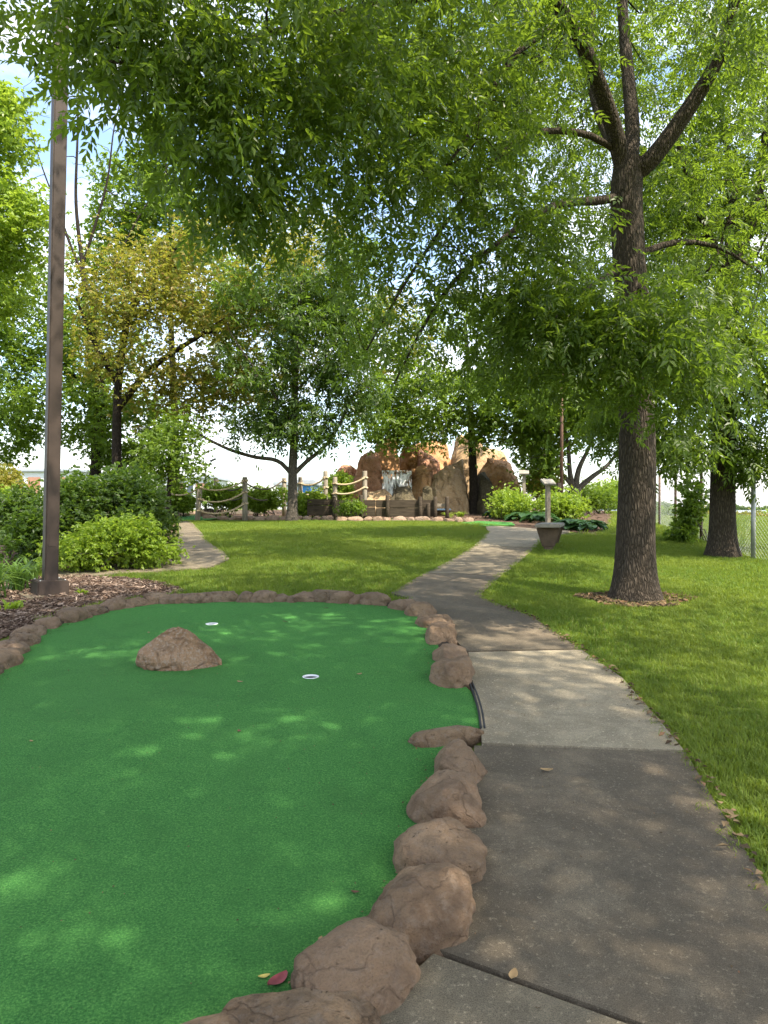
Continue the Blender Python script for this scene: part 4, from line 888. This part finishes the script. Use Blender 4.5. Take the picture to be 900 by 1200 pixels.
# ------------------------------------------------------------------ wire fence
fp = [(6.45, 8.2), (5.78, 11.35), (6.08, 13.9), (6.35, 15.8), (6.8, 17.9), (7.4, 21), (8.2, 25)]
t = thing('wire_fence', 'chain-link fence with one grey and several brown posts along the lawn', 'fence')
ht = 1.32
for k, (x, y) in enumerate(fp):
    z = float(g(x, y)); tubeobj('post', [(x, y, z - .1), (x, y, z + ht + .04)], .035 if k < 2 else .028, 'galvanized' if k < 2 else 'rust_post', t, 10)
for (x0, y0), (x1, y1) in zip(fp, fp[1:]):
    L = math.hypot(x1 - x0, y1 - y0); ux, uy = (x1 - x0) / L, (y1 - y0) / L; acc = Acc(); sp = .072 if y0 < 15 else .09; n = int((L + ht) / sp)
    for dr in (1, -1):
        for q in range(n):
            s0 = q * sp - (ht if dr > 0 else 0); a0, z0 = s0, 0.0; a1, z1 = s0 + dr * ht, ht
            if dr > 0:
                if a0 < 0: z0 = -a0; a0 = 0
                if a1 > L: z1 = ht - (a1 - L); a1 = L
            else:
                if a0 > L: z0 = a0 - L; a0 = L
                if a1 < 0: z1 = ht + a1; a1 = 0
            if abs(a1 - a0) < .02: continue
            e = []
            for aa, zz in ((a0, z0), (a1, z1)):
                x, y = x0 + ux * aa, y0 + uy * aa; e.append((x, y, float(g(x, y)) + .03 + zz))
            acc.add(*sweep(e, .0016, 3, cap=False))
    o = link('wire_mesh', acc.mesh('wire_mesh'), 'wire', t); o['kind'] = 'stuff'

# ------------------------------------------------------------------ rope fences and timber wall
def post_at(px, d, top_py, r, parent, mat='old_wood', lean=0, base_py=None):
    x = (px - CX) / F * d; z0 = float(g(x, d)) - .1 if base_py is None else CAMZ + (HZ - base_py) / F * d; z1 = CAMZ + (HZ - top_py) / F * d
    o = tubeobj('post', [(x, d, z0), (x + lean * .5, d, (z0 + z1) / 2), (x + lean, d, z1 - .02), (x + lean, d, z1)], [r, r * .97, r * .95, r * .8], mat, parent, 10); return (x + lean, d, z1, z1 - z0, lean)
def ropes(a, b, offs, sag, mat, parent, r=.022):
    for of in offs:
        n = 13; q = []
        for k in range(n):
            s_ = k / (n - 1); q.append((a[0] + (b[0] - a[0]) * s_, a[1] - .07 + (b[1] - a[1]) * s_, (a[2] - of) * (1 - s_) + (b[2] - of) * s_ - sag * 4 * s_ * (1 - s_)))
        tubeobj('rope', q, r, mat, parent, 6)
def collar(a, of, parent, r=.085):
    r *= .78 
    th = np.linspace(0, 6.283, 15); tubeobj('rope_knot', [(a[0] + r * math.cos(x), a[1] + r * math.sin(x), a[2] - of + .01 * math.sin(3 * x)) for x in th], .026, 'rope', parent, 6)
t = thing('rope_fence', 'front rope fence with pale sagging ropes on two log posts near the side path', 'fence')
q1 = post_at(231, 19.8, 567, .075, t, lean=.08); q2 = post_at(287, 20.3, 559, .075, t)
ropes(q1, q2, (.1, .42, .74), .16, 'rope', t, .024)
for q in (q1, q2):
    for of in (.1, .42, .74): collar(q, of, t, .1)
q0 = post_at(196, 20.6, 572, .07, t); ropes(q0, q1, (.1,), .15, 'rope', t)
t = thing('rope_fence', 'back rope fence with dark ropes along the skyline', 'fence')
q3 = post_at(253, 24.5, 560, .075, t); q4 = post_at(333, 24, 560, .075, t); q5 = (q2[0], q2[1] + .1, q2[2] - .1)
ropes(q3, q5, (.12, .42), .22, 'dark_rope', t, .022); ropes(q5, q4, (.05, .38), .26, 'dark_rope', t, .022)
for q in (q3, q4): collar(q, .12, t, .1); collar(q, .42, t, .1)
t = thing('rope_fence', 'short rope fence left of the waterfall with pale ropes', 'fence')
q6 = post_at(352, 22.4, 559, .072, t); q7 = post_at(381.5, 22.0, 552, .075, t); q8 = post_at(392.5, 21.6, 559, .075, t); q9 = post_at(427.5, 21.6, 552, .075, t)
ropes(q6, q7, (.2, .5), .13, 'rope', t, .028); ropes(q8, q9, (.2, .48), .10, 'rope', t, .028)
for q in (q6, q7, q8, q9): collar(q, .2, t, .1); collar(q, .5, t, .1)
t = thing('timber_wall', 'low dark timber retaining wall with stub posts below the waterfall', 'wall')
def wpt(px, py, d): return P(px, py, d)
DW = 21.3
for (xa, xb, ya, yb) in [(360, 391, 585, 592), (360, 391, 592.4, 604), (393, 440, 586, 594), (393, 440, 594.4, 605), (440.5, 512, 586, 595), (440.5, 512, 595.4, 605.5)]:
    a, b = P(xa, ya, DW), P(xb, yb, DW); boxobj('plank', ((a.x + b.x) / 2, DW, (a.z + b.z) / 2), (b.x - a.x, .12, a.z - b.z), 'plank_wood', t, 0, .012)
for px_, ty in ((391.5, 580), (423, 578), (454, 578), (492.5, 580), (502, 588), (510, 580), (524, 580)):
    post_at(px_, DW - .13, ty + 2, .06, t, 'plank_wood')
boxobj('plank', P(517.5, 592, DW), (.42, .1, .09), 'old_wood', t)
t = thing('timber_edging', 'squared log lying along the small upper green', 'timber', (0, 0, 0))
a = at(285, 603); boxobj('log', (a.x, a.y, a.z + .08), (1.35, .2, .14), 'old_wood', t, R(-3), .02)
# stone edging row in front
t = thing('stone_edging', 'row of flat pale brown stones between lawn and rear bed', 'edging')
xx = 236.0; k = 0
while xx < 548:
    wpx = random.uniform(9, 19); py_ = 608.5 + (xx - 236) / 312 * 4; p = at(xx + wpx / 2, py_); wm = wpx * p.y / F
    stone(t, (p.x, p.y, p.z), (wm * 1.06, .3, random.uniform(.15, .22)), random.uniform(-.12, .12), 400 + k, 'edging_rock', 3, .09, .5, sink=.25); xx += wpx; k += 1
t = thing('stone_edging', 'few orange brown stones at the head of the side path', 'edging')
for k, (px_, py_, s_) in enumerate([(243, 606, .6), (258, 604, .42), (213, 605, .5), (228, 603, .45)]): stone(t, at(px_, py_), (s_, .4, s_ * .62 if k < 2 else .16), random.uniform(0, 3), 450 + k, 'edging_rock', 4, .1, .5, sink=.22)
q = [at(*p)[:2] for p in [(206, 611), (240, 611), (262, 608), (238, 605), (212, 606)]]; sheet('upper_green', q, .3, .03, 'turf')
q = [at(*p)[:2] for p in [(540, 614.5), (566, 618.5), (604, 617.5), (600, 614), (560, 612.2)]]; sheet('second_green', q, .3, .04, 'turf')
stone(thing('garden_stone', 'weathered stone beside the daylilies near the lawn', 'stone'), at(5, 648), (.55, .35, .3), .3, 470, 'edging_rock', 4); stone(thing('garden_stone', 'smaller grey stone in front of the weathered one', 'stone'), at(2, 660), (.4, .3, .18), .1, 471, 'dusk_rock', 4)

# ------------------------------------------------------------------ waterfall rocks
wf = thing('rock_waterfall', 'orange sandstone rock waterfall behind the timber wall', 'waterfall')
DR = 25.5
def rock(x0, x1, y0, y1, d, mat, seed, dep=None, sharp=10, amp=.05, lean=0, name='boulder', pts=None, rz=0):
    a, b = P(x0, y0, d), P(x1, y1, d); W_, H_ = b.x - a.x, a.z - b.z + .35; dep = dep or W_ * .8; r = random.Random(seed); q = []
    if pts is None:
        for k in range(16):
            u, v_, z = r.gauss(0, 1), r.gauss(0, 1), r.gauss(0, 1); l = max(abs(u), abs(v_), abs(z)); m = (u * u + v_ * v_ + z * z) ** .5; l = l * .6 + m * .4
            zz = z / l; q.append((u / l * W_ * .5 * (1 - .18 * max(0, zz)), v_ / l * dep * .5 + .4 * dep * max(-.6, zz), zz * H_ * .5))
        q += [(-W_ * .45, -dep * .4, -H_ * .5), (W_ * .45, -dep * .4, -H_ * .5), (-W_ * .45, dep * .4, -H_ * .5), (W_ * .45, dep * .4, -H_ * .5)]
    else: q = [(u * W_, v_ * dep, (z - .5) * H_) for u, v_, z in pts]
    return hull_rock(name, q, mat, seed, 4, amp * 1.5 * min(W_, H_), 0, wf, ((a.x + b.x) / 2, d + dep * .35, b.z - .35 + H_ / 2), rz, 2.2 / max(.6, min(W_, H_)) * 1.2)
for k, (x0, x1, y0, y1, dd, m_, dep) in enumerate([(387, 425, 541, 596, 0, 'pink_rock', 1.3), (412, 450, 522, 596, -.1, 'pink_rock', 1.3), (436, 470, 503, 594, 1.3, 'orange_rock', 1.3), (458, 514, 510, 594, 2.3, 'orange_rock', 1.6), (484, 520, 518, 590, 1.6, 'pink_rock', 1.3),
        (479, 512, 543, 594, -.3, 'orange_rock', 1.0), (505, 552, 530, 597, -.4, 'tan_rock', 1.5), (520, 580, 503, 594, 1.6, 'tan_rock', 1.8), (562, 612, 530, 598, .3, 'orange_rock', 1.8), (559, 580, 551, 598, -.5, 'wet_rock', 1.0), (578, 610, 560, 598, -.1, 'orange_rock', 1.1),
        (395, 428, 566, 598, -.6, 'orange_rock', .9), (504, 528, 553, 597, -.6, 'tan_rock', .9), (424, 470, 571, 600, -1.6, 'tan_rock', 1.0), (456, 500, 567, 602, -1.9, 'wet_rock', 1.0), (494, 509, 568, 600, -1.5, 'wet_rock', .6), (438, 488, 555, 598, .75, 'wet_rock', .8)]):
    rock(x0, x1, y0, y1, DR + dd, m_, 21 + k, dep, amp=.035)
for k, (x0, x1, y0, dd, m_) in enumerate([(408, 470, 530, 2.2, 'pink_rock'), (466, 540, 512, 3.4, 'orange_rock'), (536, 606, 520, 2.8, 'tan_rock')]): rock(x0, x1, y0, 598, DR + dd, m_, 61 + k, 1.8, amp=.05)
a, b = P(446, 551, DR + .05), P(484, 553, DR + .05); boxobj('rock_lip', ((a.x + b.x) / 2, DR + .45, a.z - .05), (b.x - a.x, .75, .1), 'orange_rock', wf, 0, .03)
bm = bmesh.new(); n = 24; rows = 12; gr = []
for k in range(rows + 1):
    s_ = k / rows; row = []
    for q in range(n + 1):
        u = q / n; wob = .03 * math.sin(u * 21) + .02 * math.sin(u * 47 + 1)
        row.append(bm.verts.new((a.x + .05 + (b.x - a.x - .1) * u, DR + .06 - .25 * math.sqrt(s_ + .001) + wob * s_, a.z - .005 - (P(0, 552, DR).z - P(0, 578, DR).z + .2) * s_ ** 1.1)))
    gr.append(row)
for k in range(rows):
    for q in range(n): bm.faces.new((gr[k][q], gr[k][q + 1], gr[k + 1][q + 1], gr[k + 1][q]))
link('falling_water', bm_mesh('falling_water', bm, True), 'fall', wf)
pz = P(0, 597, DR - 1).z; bm = bmesh.new(); box(bm, Vector(((P(470, 0, DR).x), DR - .9, pz)), (3.2, 1.6, .06), 0, .01); link('pool_water', bm_mesh('pool_water', bm), 'lake', wf)

# ------------------------------------------------------------------ buildings and far lamp
def building(name, label, px0, px1, top, d, wall, roof, wins, rz=0):
    a, b = P(px0, top, d), P(px1, top, d); z0 = float(g((a.x + b.x) / 2, d)) - .3; H_ = a.z - z0; W_ = b.x - a.x; cx = (a.x + b.x) / 2
    t = thing(name, label, 'building', (cx, d + 4, z0)); boxobj('wall', (0, 0, H_ / 2), (W_, 8, H_), wall, t, 0, .02); boxobj('roof', (0, 0, H_ + .15), (W_ + .6, 8.6, .3), roof, t, 0, .05)
    for (u, v_, w_, h_, m_) in wins:
        o = boxobj('panel' if m_ != 'glass' else 'window', (u * W_, -4.02, v_ * H_), (w_ * W_, .1, h_ * H_), 'pale_wall' if m_ == 'glass' else m_, t)
        if m_ == 'glass': boxobj('pane', (0, -.06, 0), (w_ * W_ * .84, .02, h_ * H_ * .86), 'glass', o, 0, 0.001)
    return t
building('brick_building', 'pale building with brick panels beyond the young lime tree', 186, 246, 561, 70, 'pale_wall', 'grey_roof', [(-.32, .62, .14, .42, 'glass'), (-.1, .62, .22, .5, 'brick_wall'), (.12, .62, .14, .42, 'glass'), (.33, .62, .2, .5, 'brick_wall')])
building('brick_building', 'pale brick-panelled building seen left of the lamp post', 20, 92, 553, 75, 'pale_wall', 'grey_roof', [(-.22, .66, .2, .42, 'brick_wall'), (.02, .66, .12, .4, 'glass'), (.3, .66, .26, .42, 'brick_wall'), (-.42, .66, .1, .4, 'glass')])
building('storage_shed', 'bright blue shed wall behind the short rope fence', 349, 364, 568, 45, 'blue_wall', 'grey_roof', [(.2, .5, .18, .6, 'glass')])
building('storage_shed', 'grey shed beside the bright blue one', 325, 347, 569, 60, 'pale_wall', 'grey_roof', [(0, .5, .3, .4, 'glass')])
x, y = (241 - CX) / F * 60, 60; p = on(x, y); t = thing('street_lamp', 'far double-armed street lamp against the pale sky', 'street lamp', p); h_ = P(0, 545, 60).z - p.z
tubeobj('pole', [(0, 0, -.1), (0, 0, h_)], .09, 'dark_paint', t, 8)
for s_ in (-1, 1):
    tubeobj('arm', [(0, 0, h_ - .05), (s_ * .35, 0, h_), (s_ * .5, 0, h_ + .35)], .045, 'dark_paint', t, 6); o = boxobj('lamp_head', (s_ * .62, 0, h_ + .42), (.5, .3, .14), 'dark_paint', t); o.rotation_euler.y = -s_ * .4

# ------------------------------------------------------------------ far tree line over the lake
rg = np.random.default_rng(90); n = 60000
xx = rg.uniform(-700, 900, n); base_y = 900 + 60 * np.sin(xx / 130); hh = 5 + 3 * np.sin(xx / 37) + 2.5 * np.sin(xx / 11 + 1) 
pos = np.stack([xx, base_y + rg.uniform(-10, 10, n), -2 + rg.uniform(0, 1, n) * np.maximum(hh, 2) * 1.5], -1)
o = link('far_woods', leaf_cloud(pos, rg.normal(0, 1, (n, 3)), dict(kind='leaf', scale=26, tumble=1), rg), 'dark_leaf', kind='stuff'); tag(o, 'distant dark line of woods across the lake', 'woods')

# ------------------------------------------------------------------ lawn grass
def tuft(seed, n=44, h=.042, spread=.075):
    rg = np.random.default_rng(seed); V, T = [], []
    for k in range(n):
        a = rg.uniform(0, 6.28); l = h * rg.uniform(.5, 1.25); r_ = spread * math.sqrt(rg.uniform()); b = rg.uniform(0, 6.28); x0 = np.array((r_ * math.cos(b), r_ * math.sin(b), -.005)); le = l * rg.uniform(.15, .9)
        sd_ = np.array((-math.sin(a), math.cos(a), 0)) * .0018; m = x0 + np.array((math.cos(a) * le * .35, math.sin(a) * le * .35, l * .6)); e = x0 + np.array((math.cos(a) * le, math.sin(a) * le, l * (1 - .25 * le / l)))
        c = len(V); V += [x0 - sd_, x0 + sd_, m - sd_, m + sd_, e]; T += [(c, c + 1, c + 3), (c, c + 3, c + 2), (c + 2, c + 3, c + 4)]
    me = tri_mesh('grass_tuft', np.array(V), np.array(T), True); me.materials.append(M['grass']); return bpy.data.objects.new('grass_tuft', me)
def gn_scatter(name, label, pos, rot, scl, src):
    me = bpy.data.meshes.new(name); me.vertices.add(len(pos)); me.vertices.foreach_set('co', np.ascontiguousarray(pos, np.float32).ravel())
    a = me.attributes.new('rot', 'FLOAT_VECTOR', 'POINT'); a.data.foreach_set('vector', np.ascontiguousarray(rot, np.float32).ravel()); a = me.attributes.new('scl', 'FLOAT', 'POINT'); a.data.foreach_set('value', np.ascontiguousarray(scl, np.float32))
    o = bpy.data.objects.new(name, me); COL.objects.link(o); stuff(o, label, 'grass')
    ng = bpy.data.node_groups.new(name, 'GeometryNodeTree'); ng.interface.new_socket('Geometry', in_out='INPUT', socket_type='NodeSocketGeometry'); ng.interface.new_socket('Geometry', in_out='OUTPUT', socket_type='NodeSocketGeometry')
    gi = ng.nodes.new('NodeGroupInput'); go = ng.nodes.new('NodeGroupOutput'); io = ng.nodes.new('GeometryNodeInstanceOnPoints'); oi = ng.nodes.new('GeometryNodeObjectInfo'); oi.inputs['Object'].default_value = src; oi.inputs['As Instance'].default_value = True
    na = ng.nodes.new('GeometryNodeInputNamedAttribute'); na.data_type = 'FLOAT_VECTOR'; na.inputs['Name'].default_value = 'rot'; nb = ng.nodes.new('GeometryNodeInputNamedAttribute'); nb.data_type = 'FLOAT'; nb.inputs['Name'].default_value = 'scl'
    l = ng.links.new; l(gi.outputs[0], io.inputs['Points']); l(oi.outputs['Geometry'], io.inputs['Instance']); l(na.outputs['Attribute'], io.inputs['Rotation']); l(nb.outputs['Attribute'], io.inputs['Scale']); l(io.outputs[0], go.inputs[0])
    md = o.modifiers.new('scatter', 'NODES'); md.node_group = ng; return o
def lawn(name, label, x0, x1, y0, y1, dens, seed, src, cond, smin=.7, smax=1.25):
    rg = np.random.default_rng(seed); n = int((x1 - x0) * (y1 - y0) * dens); x = rg.uniform(x0, x1, n); y = rg.uniform(y0, y1, n)
    keep = cond(x, y) & (np.abs(x) < y * .60 + 1.2)
    for pl in [path_poly, lpath_poly, turf_poly] + beds: keep &= ~inside([tuple(p) for p in pl], x, y)
    din = inside(ring, x, y); keep &= ~din | (rg.uniform(size=n) < .5)
    x, y = x[keep], y[keep]; n = len(x)
    return gn_scatter(name, label, np.stack([x, y, g(x, y)], -1), np.stack([rg.normal(0, .12, n), rg.normal(0, .12, n), rg.uniform(0, 6.28, n)], -1), rg.uniform(smin, smax, n) * (1 + .25 * np.sin(x * 2.1) * np.sin(y * 1.7)), src)
fx = lambda y: 5.5 + .09 * y
pcx = lambda y: np.interp(y, [at(*p).y for p in pL], [(at(*p).x + at(*q).x) / 2 for p, q in zip(pL, pR)])
t1, t2, t3 = tuft(1), tuft(2), tuft(3, 40, .05, .1)
lawn('lawn_grass', 'mown grass on the lawn between path and wire fence, near stretch', .4, 7.5, 2.2, 8, 560, 1, t1, lambda x, y: x > pcx(y))
lawn('lawn_grass', 'mown grass on the lawn around the second trunk', .8, 9.5, 8, 15, 300, 2, t2, lambda x, y: x > pcx(y), .85, 1.35)
lawn('lawn_grass', 'mown sunlit grass on the lawn below the slim ash', -8, 3, 6.8, 20, 260, 3, t3, lambda x, y: (x < pcx(y)) & (y < 19.6), .8, 1.2)
lawn('lawn_grass', 'longer grass on the slope beyond the wire fence', 2, 16, 15, 30, 60, 4, t3, lambda x, y: x > np.minimum(pcx(y) + 1.5, 6), 1.2, 2.2)
# fallen leaves in the joint between concrete and grass
rg = np.random.default_rng(5); E_ = [at(*p) for p in [(905, 1060), (888, 1035), (846, 950), (806, 893), (772, 850), (730, 801), (677, 762), (624, 727), (572, 707)]]; q = []
for a, b in zip(E_, E_[1:]):
    m = int((b - a).length * 34)
    for k in range(m):
        f = rg.uniform(); c = a.lerp(b, f); q.append((c.x - abs(rg.normal(0, .03)) + .015, c.y + rg.normal(0, .02)))
q = np.array(q); n = len(q); pos = np.stack([q[:, 0], q[:, 1], g(q[:, 0], q[:, 1]) + .045 + rg.uniform(0, .012, n)], -1); ax = rg.normal(0, 1, (n, 3)); ax[:, 2] *= .2
o = link('leaf_litter', leaf_cloud(pos, ax, dict(kind='leaf', scale=.42, tumble=.35), rg), 'litter_mix', kind='stuff'); tag(o, 'dry curled leaves caught along the grassy path edge', 'leaf litter')
def edge_grass(label, edge, dens, seed, src, side):
    rg = np.random.default_rng(seed); q = []
    for a, b in zip(edge, edge[1:]):
        for k in range(int((b - a).length * dens)):
            c = a.lerp(b, rg.uniform()); q.append((c.x + side * .012 + rg.normal(0, .028), c.y + rg.normal(0, .02)))
    q = np.array(q); n = len(q); gn_scatter('edge_grass', label, np.stack([q[:, 0], q[:, 1], g(q[:, 0], q[:, 1]) + .012], -1), np.stack([rg.normal(0, .3, n), rg.normal(0, .3, n) - side * .25, rg.uniform(0, 6.28, n)], -1), rg.uniform(.4, 1.0, n), src)
edge_grass('ragged grass fringe along the right edge of the path', [at(*p) for p in [(915, 1085)] + pR[3:15][1:]], 60, 21, t1, 1)
edge_grass('ragged grass fringe where the far path meets the left lawn', [at(*p) for p in pL[10:15]], 50, 22, t3, -1)
rg = np.random.default_rng(33); A_ = np.array([tuple(p) for p in turf_poly]); x = rg.uniform(-4, 1, 1500); y = rg.uniform(1.8, 8, 1500); m = inside(A_, x, y); x, y = x[m][:420], y[m][:420]; n = len(x)
o = link('turf_debris', leaf_cloud(np.stack([x, y, g(x, y) + .026 + turf_z(x, y)], -1), rg.normal(0, 1, (n, 3)) * (1, 1, .15), dict(kind='leaf', scale=.09, tumble=.3), rg), 'litter_mix', kind='stuff'); tag(o, 'tiny bits of leaf and bark strewn over the green turf', 'debris')
x = rg.uniform(.2, 2.6, 900); y = rg.uniform(1.9, 9, 900); m = inside([tuple(p) for p in path_poly], x, y); x, y = x[m][:160], y[m][:160]; n = len(x)
o = link('path_debris', leaf_cloud(np.stack([x, y, g(x, y) + .040], -1), rg.normal(0, 1, (n, 3)) * (1, 1, .15), dict(kind='leaf', scale=.11, tumble=.3), rg), 'litter_mix', kind='stuff'); tag(o, 'tiny leaf crumbs scattered on the concrete path', 'debris')
q = []
for chain in ([at(*c[:2]) for c in seq], [at(*n_[0]) for n_ in ns]):
    for a, b in zip(chain, chain[1:]):
        cen = Vector((-1.2, 4.4, 0)); 
        for k in range(int((b - a).length * 26)):
            c = a.lerp(b, rg.uniform()); v = (cen - c).normalized(); q.append((c.x + v.x * (.12 + abs(rg.normal(0, .05))), c.y + v.y * (.12 + abs(rg.normal(0, .05)))))
q = np.array(q); n = len(q)
o = link('leaf_litter', leaf_cloud(np.stack([q[:, 0], q[:, 1], g(q[:, 0], q[:, 1]) + .027 + turf_z(q[:, 0], q[:, 1])], -1), rg.normal(0, 1, (n, 3)) * (1, 1, .15), dict(kind='leaf', scale=.13, tumble=.3), rg), 'litter_mix', kind='stuff'); tag(o, 'small dry litter gathered on the turf along the rock border', 'leaf litter')
# single leaves on the green and the slab
def fallen(px_, py_, mat, label, s_=.05, on_turf=True):
    p = turf_at(px_, py_) if on_turf else at(px_, py_) + Vector((0, 0, .04)); V, T = ico(1); a = random.uniform(0, 6.28)
    bm = bmesh.new(); n = 9; L_ = []; Rr_ = []; C_ = []
    for k in range(n):
        u = k / (n - 1); wd = s_ * .26 * math.sin(math.pi * min(1, u * .94 + .03)) ** .8; z = .004 + s_ * .16 * (u - .5) ** 2 * 2
        L_.append(bm.verts.new((s_ * (u - .5), wd, z + s_ * .07))); C_.append(bm.verts.new((s_ * (u - .5), 0, z))); Rr_.append(bm.verts.new((s_ * (u - .5), -wd, z + s_ * .05)))
    for k in range(n - 1): bm.faces.new((L_[k], C_[k], C_[k + 1], L_[k + 1])); bm.faces.new((C_[k], Rr_[k], Rr_[k + 1], C_[k + 1]))
    o = link('fallen_leaf', bm_mesh('fallen_leaf', bm, True), mat, None, p); o.rotation_euler = (0, 0, a); return tag(o, label, 'leaf', 'fallen leaves on the green')
l = fallen(325, 1153, 'red_leaf', 'dark red leaf on the turf near the big border stones', .075); l.rotation_euler.z = .9
fallen(309, 1148, 'yellow_leaf', 'small yellow leaf next to the dark red leaf', .035); fallen(375, 1103, 'tan_leaf', 'tan crumb of leaf on turf close to the border stones', .022); fallen(416, 1048, 'brown_leaf', 'curled brown leaf on turf close to the border stones', .03)
fallen(281, 800, 'tan_leaf', 'tan leaf on turf in front of the boulder', .045); fallen(421, 791, 'tan_leaf', 'tan leaf on turf beside the open cup', .045); fallen(280, 858, 'brown_leaf', 'brown leaf alone on the middle of the turf', .035); fallen(334, 729, 'brown_leaf', 'brown leaf on turf near the far stone rim', .05)
fallen(382, 713, 'brown_leaf', 'dark leaf lying against the far stone rim', .05); fallen(174, 742, 'tan_leaf', 'tan leaf on turf left of the boulder top', .04); fallen(36, 870, 'tan_leaf', 'pale leaf scrap on the left of the turf', .03)
fallen(544, 1047, 'red_leaf', 'reddish leaf wedged between border stone and dark slab', .06, False); fallen(602, 1163, 'tan_leaf', 'pink-tan leaf in the joint between two slabs', .05, False); fallen(641, 914, 'tan_leaf', 'flat pale leaf on the dark slab', .06, False)
